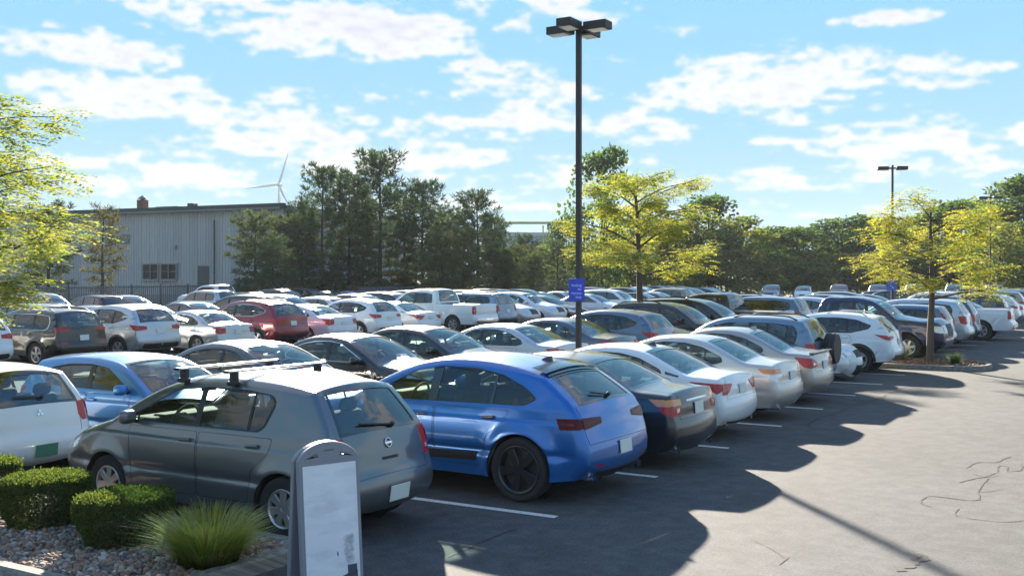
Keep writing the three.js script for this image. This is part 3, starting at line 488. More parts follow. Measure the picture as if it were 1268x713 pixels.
T.pickup = {
  key: 'pickup', name: 'pickup_truck', category: 'pickup truck', L: 5.9, W: 2.02, axles: [1.05, 4.75], R: 0.4, rim: 0.24, tyre: 0.27, wheel: 'six', sill: 0.42, belt: 1.26, tumble: 0.2, cf: 0.06, cr: 0.02, ym: 0.85, creaseY: 0.8,
  cp: cpOf([[0.14, 0.42, 'end'], [0.03, 0.54, 'end'], [0, 0.7, 'end'], [0.03, 0.95, 'endHi'], [0.12, 1.13, 'endHi'], [0.75, 1.21, 'hood'], [1.42, 1.27, 'cowl', 1], [1.82, 1.6, 'screen'], [2.1, 1.79, 'top'], [2.5, 1.9, 'roof'], [3.2, 1.92, 'roof'], [3.72, 1.86, 'top'], [3.84, 1.62, 'glass'], [3.9, 1.4, 'glass'], [3.93, 1.29, 'deck', 1], [4.9, 1.28, 'deck'], [5.8, 1.28, 'deck', 1], [5.83, 1.0, 'tail'], [5.84, 0.78, 'tail'], [5.9, 0.7, 'bump', 1], [5.9, 0.54, 'bump'], [5.82, 0.42, 'bump']].map((r) => r)),
  ws: [6, 8], rg: [11, 13], bonnet: [4], bed: [14, 16], rgq: 0.86, tint: true,
  dlo: [[1.66, 1.29], [2.18, 1.72], [2.5, 1.79], [3.25, 1.79], [3.6, 1.73], [3.66, 1.33]], pillars: [[2.72, 0.12]],
  doors: [[[1.66, 1.235], [2.75, 1.235], [2.75, 0.52], [1.66, 0.52]], [[2.765, 1.235], [3.72, 1.235], [3.72, 0.52], [2.765, 0.52]]], handles: [[2.58, 1.12], [3.54, 1.12]], mirror: [1.85, 1.27],
  tail: [{ side: [[5.72, 1.2], [6, 1.2], [6, 0.86], [5.72, 0.86]], end: [[1, 1.2], [0.9, 1.2], [0.9, 0.86], [1, 0.86]], m: 'red' }],
  head: [{ side: [[-0.1, 0.84], [-0.1, 1.06], [0.3, 1.08], [0.26, 0.88]], end: [[1, 0.84], [1, 1.08], [0.68, 1.08], [0.68, 0.84]], m: 'clear' }],
  ends: [{ name: 'front_grille', poly: rect(-0.62, 0.74, 0.62, 1.08), m: 'trim', rear: false }, { name: 'front_bumper', poly: rect(-0.97, 0.44, 0.97, 0.68), m: 'chrome', rear: false, h: 0.04 }, { name: 'rear_bumper', poly: rect(-0.96, 0.5, 0.96, 0.68), m: 'chrome', h: 0.05 }],
};
// --- the near row, one by one
T.near_hatch = { ...T.hatch, key: 'near_hatch', handleMat: 'paint', frameW: 0.03, dlo: [[1.2, 1.04], [1.92, 1.4], [2.4, 1.445], [2.95, 1.44], [3.3, 1.405], [3.38, 1.33], [3.3, 1.1], [3.22, 1.04]], pillars: [[2.33, 0.085], [3.06, 0.03], [1.42, 0.03]], ends: [...T.hatch.ends, { name: 'rear_bumper', poly: rect(-0.985, 0.32, 0.985, 0.585), m: 'paint', h: 0.022 }, plateEnd(0.45, 'plate', 0.03), { name: 'plate_recess', poly: rect(-0.2, 0.745, 0.2, 0.785), m: 'trim', h: 0.008 }], flanks: [{ name: 'rear_bumper', poly: [[3.98, 0.34], [3.98, 0.5], [4.05, 0.585], [4.18, 0.585], [4.18, 0.34]], m: 'paint', h: 0.02 }], extras: [wiper(0.18, 1.05, -0.5, 1.1), emblem(0.9)] };
T.sport_suv = {
  key: 'sport_suv', name: 'suv_car', category: 'SUV', L: 4.68, W: 1.925, axles: [1.0, 3.82], R: 0.372, rim: 0.285, tyre: 0.27, wheel: 'five', rimMat: 'dark_alloy', sill: 0.26, belt: 1.075, tumble: 0.38, flare: 0.04, crease: 0.03, creaseY: 0.56, cr: 0.09,
  cp: cpOf([[0.18, 0.25, 'end'], [0.04, 0.36, 'end'], [0, 0.52, 'end'], [0.07, 0.69, 'endHi'], [0.22, 0.83, 'endHi'], [0.7, 0.98, 'hood'], [1.25, 1.07, 'cowl', 1], [1.76, 1.345, 'screen'], [2.18, 1.52, 'top'], [2.6, 1.6, 'roof'], [3.1, 1.605, 'roof'], [3.62, 1.54, 'roof'], [4.02, 1.445, 'glass', 1], [4.29, 1.265, 'glass'], [4.48, 1.11, 'glass'], [4.56, 1.0, 'tail'], [4.61, 0.84, 'tail'], [4.66, 0.7, 'bump'], [4.68, 0.56, 'bump'], [4.66, 0.42, 'bump'], [4.54, 0.3, 'bump']]),
  ws: [6, 8], rg: [12, 14], bonnet: [4], lid: [0.985, 0.7], lidName: 'tailgate', rgq: 0.88, tint: true, pillarMat: 'gloss',
  dlo: [[1.5, 1.09], [2.22, 1.445], [2.62, 1.515], [3.1, 1.51], [3.5, 1.45], [3.85, 1.31], [4.02, 1.19], [3.86, 1.11]], pillars: [[2.56, 0.13], [3.42, 0.04]],
  doors: [[[1.5, 1.05], [2.6, 1.05], [2.6, 0.37], [1.5, 0.37]], [[2.615, 1.05], [3.68, 1.05], [3.58, 0.88], [3.38, 0.74], [3.3, 0.37], [2.615, 0.37]]], handles: [[2.42, 0.93], [3.4, 0.95]], handleMat: 'gloss', mirror: [1.68, 1.07],
  flanks: [{ name: 'door_blade', poly: [[1.66, 0.4], [1.66, 0.5], [3.26, 0.54], [3.24, 0.43]], m: 'under', h: 0.026 }, { name: 'side_skirt', poly: [[1.36, 0.27], [1.36, 0.33], [3.34, 0.35], [3.34, 0.27]], m: 'paint', h: 0.03 }],
  tail: [{ side: [[4.28, 0.99], [4.8, 1.0], [4.8, 0.87], [4.34, 0.86]], end: [[1, 1.0], [0.5, 0.97], [0.5, 0.9], [1, 0.86]], m: 'darkred' }, { side: [[4.36, 0.935], [4.8, 0.945], [4.8, 0.92], [4.38, 0.912]], end: [[1, 0.945], [0.56, 0.94], [0.56, 0.925], [1, 0.92]], m: 'red', h: 0.02 }],
  head: [{ side: [[-0.1, 0.66], [-0.1, 0.8], [0.5, 0.92], [0.44, 0.76]], end: [[1, 0.66], [1, 0.84], [0.62, 0.8], [0.62, 0.66]], m: 'clear' }],
  ends: [{ name: 'front_grille', poly: rect(-0.6, 0.4, 0.6, 0.62), m: 'trim', rear: false }, plateEnd(0.6), { name: 'rear_diffuser', poly: rect(-0.8, 0.31, 0.8, 0.39), m: 'trim', h: 0.02 }, { name: 'rear_reflector', poly: rect(0.62, 0.44, 0.95, 0.465), m: 'red', h: 0.008 }, { name: 'rear_reflector', poly: rect(-0.95, 0.44, -0.62, 0.465), m: 'red', h: 0.008 }],
  spoiler: [11.45, 12.0, 'gloss'], extras: [wiper(0.0, 1.14, -0.42, 1.19), exhaust([-0.62, -0.5, 0.5, 0.62], 0.3), antenna(11.1, 0.2, 'gloss')],
};
const ampTail = (m2) => [{ side: [[4.42, 0.965], [4.9, 0.965], [4.9, 0.87], [4.55, 0.87]], end: [[1, 0.965], [0.7, 0.955], [0.7, 0.87], [1, 0.87]], m: 'amber', name: 'turn_signal' }, { side: [[4.55, 0.865], [4.9, 0.865], [4.9, 0.73], [4.66, 0.77]], end: [[1, 0.865], [0.7, 0.865], [0.74, 0.75], [1, 0.73]], m: m2 }];
T.dark_sedan = { ...T.sedan, key: 'dark_sedan', tail: [...ampTail('red'), { end: [[0.93, 0.85], [0.8, 0.85], [0.82, 0.77], [0.93, 0.77]], m: 'reflector', name: 'reversing_light', h: 0.022 }], ends: [...T.sedan.ends, { name: 'rear_bumper', poly: rect(-0.98, 0.26, 0.98, 0.61), m: 'paint', h: 0.02 }, { name: 'chrome_strip', poly: rect(-0.5, 0.9, 0.5, 0.93), m: 'chrome', h: 0.02 }], chromeDlo: true, extras: [exhaust([-0.6, 0.6], 0.26)] };
T.white_sedan = {
  ...scaled(T.sedan, 4.9, 1.86, 1.435), key: 'white_sedan', R: 0.34, rim: 0.24, tint: true,
  tail: [{ side: [[4.26, 0.95], [4.98, 0.93], [4.98, 0.8], [4.78, 0.76], [4.62, 0.86]], end: [[1, 0.93], [0.5, 0.9], [0.58, 0.84], [0.8, 0.74], [1, 0.74]], m: 'red' }], flanks: [{ name: 'roof_pillar_trim', poly: [[3.86, 1.1], [3.9, 1.04], [4.12, 1.0], [4.14, 1.03]], m: 'gloss', fine: true }],
  ends: [...T.sedan.ends, { name: 'rear_bumper', poly: rect(-0.98, 0.33, 0.98, 0.6), m: 'paint', h: 0.02 }, { name: 'rear_bumper_trim', poly: rect(-0.8, 0.29, 0.8, 0.34), m: 'trim', h: 0.02 }], extras: [antenna(10.6, 0.2, 'gloss'), exhaust([-0.6, 0.6], 0.27)],
};
T.silver_sedan = { ...T.sedan, key: 'silver_sedan', tail: [...ampTail('clear')], ends: [...T.sedan.ends, { name: 'rear_bumper', poly: rect(-0.98, 0.26, 0.98, 0.61), m: 'paint', h: 0.02 }], extras: [exhaust([-0.6], 0.26)] };
T.tan_sedan = { ...scaled(T.sedan, 4.8, 1.79, 1.49), key: 'tan_sedan', tail: [{ side: [[4.38, 0.99], [4.9, 0.97], [4.9, 0.76], [4.6, 0.78]], end: [[1, 0.98], [0.66, 0.9], [0.62, 0.78], [1, 0.76]], m: 'red' }, { end: [[0.95, 0.88], [0.75, 0.86], [0.75, 0.81], [0.95, 0.82]], m: 'reflector', name: 'reversing_light', h: 0.022 }], ends: [...T.sedan.ends, { name: 'rear_bumper', poly: rect(-0.98, 0.26, 0.98, 0.61), m: 'paint', h: 0.02 }], extras: [antenna(10.7, 0.2, 'paint'), (root, G, pm, lod) => { const a = G.strip(15, -0.9, 0.05).p, b = G.strip(15, 0.9, 0.05).p, g = rbox(0.13, 0.025, b[2] - a[2], 0.01, (a[0] + b[0]) / 2 + 0.02, a[1] - 0.015, 0); part('spoiler', g, pm, root); }] };
T.spare_suv = {
  ...scaled(T.suv, 4.35, 1.81, 1.68), key: 'spare_suv', tail: [{ side: [[4.05, 1.12], [4.5, 1.12], [4.5, 0.92], [4.1, 0.95]], end: [[1, 1.12], [0.86, 1.12], [0.86, 0.95], [1, 0.92]], m: 'red' }],
  ends: [{ name: 'front_grille', poly: rect(-0.55, 0.62, 0.55, 0.84), m: 'trim', rear: false }, { name: 'rear_bumper', poly: rect(-0.98, 0.36, 0.98, 0.62), m: 'paint', h: 0.03 }],
  extras: [rails(9.2, 11.7), (root, G) => { const w = wheelGeos(0.355, 0.22, 0.22, 'five', 1), g = new THREE.Group(); g.name = 'spare_wheel'; g.position.set(-2.26, 0.98, 0.0); g.rotation.y = -Math.PI / 2; root.add(g); part('tyre', w.tyre, CM.rubber, g); const cov = new THREE.CylinderGeometry(0.33, 0.36, 0.12, 28); cov.rotateX(Math.PI / 2); cov.translate(0, 0, 0.08); part('wheel_cover', cov, CM.trim, g); }],
};
T.white_crossover = { ...scaled(T.crossover, 4.38, 1.84, 1.59), key: 'white_crossover', chromeDlo: false, tail: [{ side: [[3.86, 1.06], [4.5, 1.02], [4.5, 0.9], [4.14, 0.92]], end: [[1, 1.02], [0.62, 1.0], [0.6, 0.93], [1, 0.9]], m: 'red' }], extras: [rails(9.4, 11.4, 'alloy')] };
T.round_hatch = { ...scaled(T.hatch, 4.25, 1.8, 1.45), key: 'round_hatch', name: 'hatchback_car', cp: T.hatch.cp.map((c, i) => [c[0] * 4.25 / 4.295, c[1] * (1.45 / 1.54), c[2] * (i < 6 ? 1.4 : 1), c[3] * (i < 5 ? 1.5 : 1), c[4] * (i < 5 ? 1.9 : 1), c[5]]), wheel: 'five' };
T.city_hatch = { ...scaled(T.hatch, 3.8, 1.665, 1.44), key: 'city_hatch', wheel: 'six', tail: [{ side: [[3.5, 0.98], [3.66, 1.0], [3.9, 0.98], [3.9, 0.72], [3.7, 0.74]], end: [[1, 0.98], [0.84, 0.97], [0.83, 0.8], [0.9, 0.72], [1, 0.72]], m: 'red' }], ends: [...T.hatch.ends, { name: 'rear_bumper', poly: rect(-0.98, 0.3, 0.98, 0.6), m: 'paint', h: 0.022 }, plateEnd(0.43, 'greenplate', 0.03)], extras: [wiper(0.1, 1.03, -0.45, 1.06), antenna(9.6, 0.25), emblem(0.86, true)] };
T.hybrid_hatch = { ...scaled(T.hatch, 4.0, 1.695, 1.41), key: 'hybrid_hatch', wheel: 'six', dlo: [[1.2, 0.96], [1.85, 1.28], [2.25, 1.322], [2.75, 1.308], [3.12, 1.25], [3.3, 1.17], [3.22, 1.04], [3.06, 0.975]], pillars: [[2.2, 0.1], [3.0, 0.03]] };
T.old_sedan = { ...scaled(T.sedan, 4.75, 1.78, 1.42), key: 'old_sedan', extras: [] };
T.coupe_sedan = { ...scaled(T.sedan, 4.5, 1.78, 1.42), key: 'coupe_sedan', chromeDlo: true };
T.mid_suv = { ...T.suv, key: 'mid_suv', extras: [rails(9.2, 11.7)] };
T.jeep_suv = { ...scaled(T.suv, 4.55, 1.84, 1.63), key: 'jeep_suv', chromeDlo: true, tail: [{ side: [[4.26, 1.14], [4.7, 1.13], [4.7, 1.02], [4.32, 1.03]], end: [[1, 1.13], [0.55, 1.12], [0.55, 1.04], [1, 1.02]], m: 'red' }, { end: [[0.98, 0.72], [0.7, 0.72], [0.7, 0.66], [0.98, 0.66]], m: 'red', name: 'rear_fog_light', fine: true }], extras: [rails(9.2, 11.7)] };
T.family_suv = { ...scaled(T.crossover, 4.68, 1.88, 1.7), key: 'family_suv', chromeDlo: true, tail: [{ side: [[4.2, 1.13], [4.8, 1.1], [4.8, 0.96], [4.38, 0.97]], end: [[1, 1.1], [0.55, 1.08], [0.55, 0.98], [1, 0.96]], m: 'red' }], extras: [rails(9.4, 11.4)] };
T.silver_crossover = { ...scaled(T.crossover, 4.52, 1.84, 1.68), key: 'silver_crossover' };
T.box_wagon = { ...scaled(T.suv, 4.1, 1.79, 1.61), key: 'box_wagon', cladding: 0, tail: [{ side: [[3.8, 1.42], [4.3, 1.3], [4.3, 0.92], [3.94, 0.98]], end: [[1, 1.36], [0.9, 1.36], [0.86, 0.98], [1, 0.92]], m: 'red' }], wheel: 'six' };
T.big_suv = { ...scaled(T.suv, 4.98, 1.98, 1.77), key: 'big_suv', extras: [rails(9.2, 11.7)] };
T.minivan = { ...scaled(T.suv, 5.1, 1.98, 1.75), key: 'minivan', name: 'minivan', category: 'minivan', cladding: 0 };
T.long_pickup = { ...scaled(T.pickup, 6.35, 2.03, 1.96), key: 'long_pickup', R: 0.41, bed: [14, 16] };
// ------------------------------------------------------------------ ground, paving, kerbs, markings
const asphaltTex = (() => { const r = rng(5), n = 1024; return noiseTex(n, (i, j) => { const a = tnoise(i / 8, j / 8, 128), b = tnoise(i / 64, j / 64, 16), c = tnoise(i / 2, j / 2, 512), s = r(); let v = 150 + (a - .5) * 36 + (b - .5) * 34 + (c - .5) * 70 + (s - .5) * 70; if (s > 0.98) v += 60; if (s < 0.03) v -= 60; return [v * 1.01, v * 0.99, v * 0.965]; }); })();
const asphaltBump = (() => { const r = rng(6); return noiseTex(512, (i, j) => { const v = 128 + (tnoise(i / 2, j / 2, 256) - .5) * 120 + (r() - .5) * 90; return [v, v, v]; }, false); })();
function sheet(f, nu, nv, uvScale = 1, tint) {                            // f(i/nu, j/nv) -> [x, y, z]
  const P = [], U = [], C = [], I = [];
  for (let j = 0; j <= nv; j++) for (let i = 0; i <= nu; i++) { const p = f(i / nu, j / nv); P.push(...p); U.push(p[0] * uvScale, p[2] * uvScale); if (tint) C.push(...tint(p)); }
  for (let j = 0; j < nv; j++) for (let i = 0; i < nu; i++) { const a = j * (nu + 1) + i, b = a + nu + 1; I.push(a, b, a + 1, a + 1, b, b + 1); }
  const g = new THREE.BufferGeometry(); g.setAttribute('position', new THREE.Float32BufferAttribute(P, 3)); g.setAttribute('uv', new THREE.Float32BufferAttribute(U, 2)); if (tint) g.setAttribute('color', new THREE.Float32BufferAttribute(C, 3)); g.setIndex(I); g.computeVertexNormals();
  const n = g.attributes.normal; if (n.getY(0) < 0) { for (let k = 0; k < I.length; k += 3) { const t = I[k]; I[k] = I[k + 1]; I[k + 1] = t; } g.setIndex(I); g.computeVertexNormals(); }
  return g;
}
{
  const soil = mat([0.07, 0.075, 0.035], 0.95);
  struct('ground', sheet((a, b) => { const x = lerp(-900, 900, a), z = lerp(120, -1500, b); return [x, ground(x, z) * 1 - 0.09, z]; }, 60, 90, 0.2), soil);
  const lotMat = mat([1, 1, 1], 0.9, 0, { map: asphaltTex, bumpMap: asphaltBump, bumpScale: 0.003, vertexColors: true });
  asphaltTex.repeat.set(0.42, 0.42); asphaltBump.repeat.set(1.6, 1.6);
  const tint = ([x, , z]) => { const a = fbm(x * 0.55 + 30, z * 0.55 + 12, 4), b = fbm(x * 0.13 + 3, z * 0.13 + 70, 3), k = 0.205 * (0.86 + 0.34 * (a - 0.5) + 0.36 * (b - 0.5)); return [k * 0.955, k * 0.985, k * (1.05 + 0.06 * (b - 0.5))]; };
  struct('parking_lot', sheet((a, b) => { const [x, z] = lot(lerp(-26, 101, a), lerp(-34, 56, b)); return [x, ground(x, z), z]; }, 254, 180, 1, tint), lotMat);
  // bay lines
  const paintTex = (() => { const r = rng(9); return noiseTex(128, (i, j) => { const v = 205 + (tnoise(i / 4, j / 4, 32) - .5) * 60 + (r() - .5) * 30; return [v, v, v * .98]; }); })();
  const lineMat = mat([0.95, 0.95, 0.93], 0.75, 0, { map: paintTex });
  const strip = (u0, v0, u1, v1, w) => { const n = 6, du = u1 - u0, dv = v1 - v0, l = Math.hypot(du, dv), nu = -dv / l * w / 2, nv = du / l * w / 2; return sheet((a, b) => { const s = a * 2 - 1, [x, z] = lot(lerp(u0, u1, b) + nu * s, lerp(v0, v1, b) + nv * s); return [x, ground(x, z) + 0.004, z]; }, 1, n, 3); };
  for (let k = 0; k <= 34; k++) { if (k === 8) continue; struct('bay_line', strip(k * BAY, 0, k * BAY, 10.9, 0.115), lineMat); }
  for (let k = 1; k <= 30; k++) struct('bay_line', strip(k * BAY + 0.6, 21, k * BAY + 0.6, 31.6, 0.1), lineMat);
  for (let k = 4; k <= 18; k++) struct('bay_line', strip(k * BAY, 41, k * BAY, 46.5, 0.1), lineMat);
  struct('bay_line', strip(0, 5.45, 34 * BAY, 5.45, 0.1), lineMat);
  // sealed cracks, traced on the paving
  const tar = mat([0.015, 0.015, 0.016], 0.8);
  const G = (x, y) => { let d = 12; for (let i = 0; i < 60; i++) d = 0.5 * d + 0.5 * (EYE - ground(0, -d)) * 1300 / (y - 350); return [(x - 634) / 1300 * d, -d]; };
  const cr = rng(21);
  function crack(pts, w) {
    const q = pts.map(([x, y]) => new THREE.Vector3(G(x, y)[0], 0, G(x, y)[1])), c = new THREE.CatmullRomCurve3(q, false, 'centripetal'), n = Math.ceil(c.getLength() / 0.06), P = [], I = [], U = [];
    for (let i = 0; i <= n; i++) { const p = c.getPoint(i / n), t = c.getTangent(i / n), hw = w * (0.35 + 0.9 * cr()) / 2 * (i === 0 || i === n ? 0.15 : 1), j = (cr() - .5) * w * 0.5; for (const s of [-1, 1]) { const x = p.x - t.z * (s * hw + j), z = p.z + t.x * (s * hw + j); P.push(x, ground(x, z) + 0.0045, z); U.push(x, z); } }
    for (let i = 0; i < n; i++) { const a = 2 * i; I.push(a, a + 1, a + 2, a + 1, a + 3, a + 2); }
    const g = new THREE.BufferGeometry(); g.setAttribute('position', new THREE.Float32BufferAttribute(P, 3)); g.setAttribute('uv', new THREE.Float32BufferAttribute(U, 2)); g.setIndex(I); g.computeVertexNormals(); struct('sealed_crack', g, tar);
  }
  crack([[1051, 534], [1032, 533], [1010, 531.5], [1002, 527], [1017, 517.6], [1036, 512], [1057, 503], [1082, 496], [1097, 490], [1121, 480], [1150, 472]], 0.06);
  crack([[1057, 494], [1064, 497.5], [1082, 496], [1093, 494], [1097, 489]], 0.05);
  crack([[1154, 628], [1141, 623], [1154.5, 614.7], [1183.6, 618], [1210, 620], [1212.7, 610], [1220, 598], [1226, 592]], 0.028);
  crack([[1188.5, 597.7], [1204, 594], [1220, 591], [1238, 590]], 0.03);
  crack([[1198, 580], [1206, 575], [1215, 572.7], [1234.5, 572.7], [1243, 569], [1252.7, 565.5]], 0.03);
  crack([[1236, 584], [1240, 577], [1248, 578], [1249, 584], [1264, 583], [1266, 574]], 0.03);
  crack([[1210, 610], [1226, 609], [1244, 605.5]], 0.016); crack([[1220, 597], [1232, 599.5]], 0.014); crack([[1203, 586], [1218, 590], [1240, 584]], 0.014);
  crack([[1189, 630], [1184, 637], [1188.5, 640], [1220, 644.7], [1249, 646.7], [1290, 642]], 0.016);
  for (const q of [[[1130, 545], [1160, 552], [1200, 548], [1262, 556]], [[1180, 500], [1210, 505], [1262, 503]]]) crack(q, 0.008);
  crack([[553, 691], [585, 677], [605, 668], [640, 655]], 0.02);
  crack([[930, 668], [955, 680], [975, 693]], 0.008); crack([[965, 700], [978, 690]], 0.02);
  crack([[1112, 708], [1128, 701], [1140, 696], [1150, 689]], 0.1); crack([[1133, 695], [1141, 686]], 0.07);
}
// kerbed beds
const concreteTex = (() => { const r = rng(31); return noiseTex(256, (i, j) => { const v = 150 + (tnoise(i / 16, j / 16, 16) - .5) * 50 + (tnoise(i / 3, j / 3, 86) - .5) * 30 + (r() - .5) * 26; return [v, v * .985, v * .95]; }); })();
const concrete = mat([0.62, 0.6, 0.57], 0.9, 0, { map: concreteTex });
function bedOutline(u0, u1, v0, v1, rA, rB) {                             // rounded rectangle in lot coordinates
  const P = [], arc = (cu, cv, r, a0, a1) => { for (let i = 0; i <= 6; i++) { const a = lerp(a0, a1, i / 6); P.push([cu + Math.cos(a) * r, cv + Math.sin(a) * r]); } };
  arc(u1 - rA, v0 + rA, rA, -Math.PI / 2, 0); arc(u1 - rB, v1 - rB, rB, 0, Math.PI / 2); arc(u0 + rB, v1 - rB, rB, Math.PI / 2, Math.PI); arc(u0 + rA, v0 + rA, rA, Math.PI, 1.5 * Math.PI); return P;
}
function bed(name, u0, u1, v0, v1, rA, rB, fillMat, label) {
  const outer = bedOutline(u0, u1, v0, v1, rA, rB), w = 0.15, inner = bedOutline(u0 + w, u1 - w, v0 + w, v1 - w, Math.max(rA - w, 0.1), Math.max(rB - w, 0.1)), n = outer.length;
  const P = [], I = [], U = []; let c = 0;
  const put = ([u, v], h) => { const [x, z] = lot(u, v); P.push(x, ground(x, z) + h, z); U.push(u * 1.5 + h * 3, v * 1.5); return c++; };
  const mix = (a, b, t) => [lerp(a[0], b[0], t), lerp(a[1], b[1], t)];
  for (let i = 0; i < n; i++) { const j = (i + 1) % n, steps = [[0, -0.05], [0.04, 0.11], [0.16, 0.135], [0.9, 0.135], [1, 0.11], [1, 0.03]]; for (let k = 0; k < steps.length - 1; k++) { const a = put(mix(outer[i], inner[i], steps[k][0]), steps[k][1]), b = put(mix(outer[j], inner[j], steps[k][0]), steps[k][1]), d = put(mix(outer[i], inner[i], steps[k + 1][0]), steps[k + 1][1]), e = put(mix(outer[j], inner[j], steps[k + 1][0]), steps[k + 1][1]); I.push(a, b, d, b, e, d); } }
  const g = new THREE.BufferGeometry(); g.setAttribute('position', new THREE.Float32BufferAttribute(P, 3)); g.setAttribute('uv', new THREE.Float32BufferAttribute(U, 2)); g.setIndex(I); g.computeVertexNormals();
  struct('kerb', g, concrete);
  const tri = THREE.ShapeUtils.triangulateShape(inner.map((p) => new THREE.Vector2(...p)), []), P2 = [], U2 = []; for (const [u, v] of inner) { const [x, z] = lot(u, v); P2.push(x, ground(x, z) + 0.09, z); U2.push(u, v); }
  const f = new THREE.BufferGeometry(); f.setAttribute('position', new THREE.Float32BufferAttribute(P2, 3)); f.setAttribute('uv', new THREE.Float32BufferAttribute(U2, 2)); f.setIndex(tri.flat()); f.computeVertexNormals(); struct(name, f, fillMat);
  return inner;
}
function inside(P, x, y) { let c = false; for (let i = 0, j = P.length - 1; i < P.length; j = i++) if ((P[i][1] > y) !== (P[j][1] > y) && x < (P[j][0] - P[i][0]) * (y - P[i][1]) / (P[j][1] - P[i][1]) + P[i][0]) c = !c; return c; }
const BED = [-4.62, -2.52, 1.15, 16], ISLE = [21.15, 23.6, -1.75, 5.3];
const bedIn = bed('planting_bed', ...BED, 0.45, 0.4, mat([0.1, 0.085, 0.07], 0.95));
const isleIn = bed('planting_island', ...ISLE, 1.1, 0.4, mat([0.09, 0.05, 0.032], 0.95));
function scatter(name, poly, n, size, colors, label, cat, seed, vMax, flatten = 0.6) {
  const r = rng(seed), g = new THREE.IcosahedronGeometry(1, 1), q = g.attributes.position; for (let i = 0; i < q.count; i++) { const k = 0.82 + 0.36 * vnoise(q.getX(i) * 1.7 + 9, q.getY(i) * 1.7 + q.getZ(i) * 2.3 + 4); q.setXYZ(i, q.getX(i) * k, q.getY(i) * k, q.getZ(i) * k); } g.computeVertexNormals();
  const m = new THREE.InstancedMesh(g, mat([1, 1, 1], 0.85), n), o = new THREE.Object3D(), c = new THREE.Color(); m.name = numbered(name);
  const us = poly.map((p) => p[0]), vs = poly.map((p) => p[1]); let i = 0, guard = 0;
  while (i < n && guard++ < n * 20) { const u = lerp(Math.min(...us), Math.max(...us), r()), v = lerp(Math.min(...vs), Math.min(vMax, Math.max(...vs)), r()); if (!inside(poly, u, v)) continue; const [x, z] = lot(u, v), s = size * (0.5 + 0.95 * r() ** 1.8); o.position.set(x, ground(x, z) + 0.09 + s * 0.3 + r() * 0.012, z); o.rotation.set(r() * 6, r() * 6, r() * 6); o.scale.set(s, s * flatten, s * (0.65 + 0.4 * r())); o.updateMatrix(); m.setMatrixAt(i, o.matrix); const k = colors[Math.floor(r() * colors.length)], b = 0.75 + 0.5 * r(); m.setColorAt(i, c.setRGB(k[0] * b, k[1] * b, k[2] * b)); i++; }
  m.count = i; m.castShadow = m.receiveShadow = true; scene.add(m); tag(m, label, cat, null, 'stuff');
}
scatter('gravel', bedIn, 15000, 0.027, [[0.26, 0.18, 0.13], [0.17, 0.13, 0.105], [0.3, 0.24, 0.19], [0.22, 0.11, 0.07], [0.12, 0.11, 0.105], [0.38, 0.33, 0.28], [0.27, 0.15, 0.095]], 'mixed tan and grey river gravel in the planting bed', 'gravel', 3, 9);
scatter('bark_mulch', isleIn, 2600, 0.05, [[0.16, 0.08, 0.05], [0.11, 0.055, 0.035], [0.2, 0.12, 0.08]], 'reddish bark mulch on the kerbed tree island', 'mulch', 4, 6, 0.35);
{ // concrete wheel stop in front of the grey hatchback
  const s = new THREE.Shape(); s.moveTo(-0.08, 0); s.lineTo(0.08, 0); s.lineTo(0.055, 0.1); s.lineTo(-0.055, 0.1); s.closePath();
  const g = new THREE.ExtrudeGeometry(s, { depth: 1.7, bevelEnabled: true, bevelSize: 0.012, bevelThickness: 0.012, bevelSegments: 1 }); g.translate(0, 0.012, -0.85);
  const t = thing('wheel_stop', 'weathered concrete wheel stop between the white and grey hatchbacks', 'wheel stop', [0, 0, 0]); const [x, z] = lot(-1.35, 5.7); t.position.set(x, ground(x, z), z); t.rotation.y = Math.PI / 2 - YAW + Math.PI / 2; 
  t.rotation.y = -YAW; part('block', g, concrete, t); part('pin', bar([0, 0.1, -0.6], [0, 0.118, -0.6], 0.02, 8), CM.disc, t); part('pin', bar([0, 0.1, 0.6], [0, 0.118, 0.6], 0.02, 8), CM.disc, t);
}
// ------------------------------------------------------------------ lamp posts
const bronze = mat([0.035, 0.031, 0.029], 0.5, 0.3), lens = phys([0.75, 0.76, 0.74], { roughness: 0.25, clearcoat: 0.5 });
function lampPost(label, u, v, H, heads, name = 'lamp_post', turn = 0) {
  const [x, z] = lot(u, v), t = thing(name, label, 'lamp post', [x, ground(x, z), z], -YAW + turn, 'lamp posts of the parking lot');
  const base = new THREE.CylinderGeometry(0.28, 0.3, 0.62, 20); base.translate(0, 0.31, 0); part('concrete_base', base, concrete, t);
  part('base_plate', box(0.34, 0.03, 0.34, 0, 0.635, 0), bronze, t);
  const pole = rbox(0.115, H - 0.65, 0.115, 0.02, 0, 0.65 + (H - 0.65) / 2, 0, 1); part('pole', pole, bronze, t);
  for (let i = 0; i < heads; i++) {
    const a = i * Math.PI * 2 / heads, hd = new THREE.Group(); hd.name = 'lamp_head'; hd.rotation.y = a; hd.position.y = H - 0.16; t.add(hd);
    const s = [rbox(0.56, 0.18, 0.36, 0.02, 0.47, 0, 0, 1), box(0.16, 0.07, 0.08, 0.13, 0, 0)]; part('housing', merge(s), bronze, hd);
    part('lens', box(0.38, 0.012, 0.28, 0.49, -0.097, 0), lens, hd);
  }
  return t;
}
const post1 = lampPost('tall dark lamp post with four box heads and a blue sign', 10.98, 5.45, 8.35, 4);
lampPost('slim dark lamp post with two heads behind the yellow island tree', 46.5, 5.75, 8.3, 2, 'lamp_post', 0.4);
lampPost('dark lamp post in front of the dense green trees', 66, 3.4, 7.9, 2, 'lamp_post', 0.4);
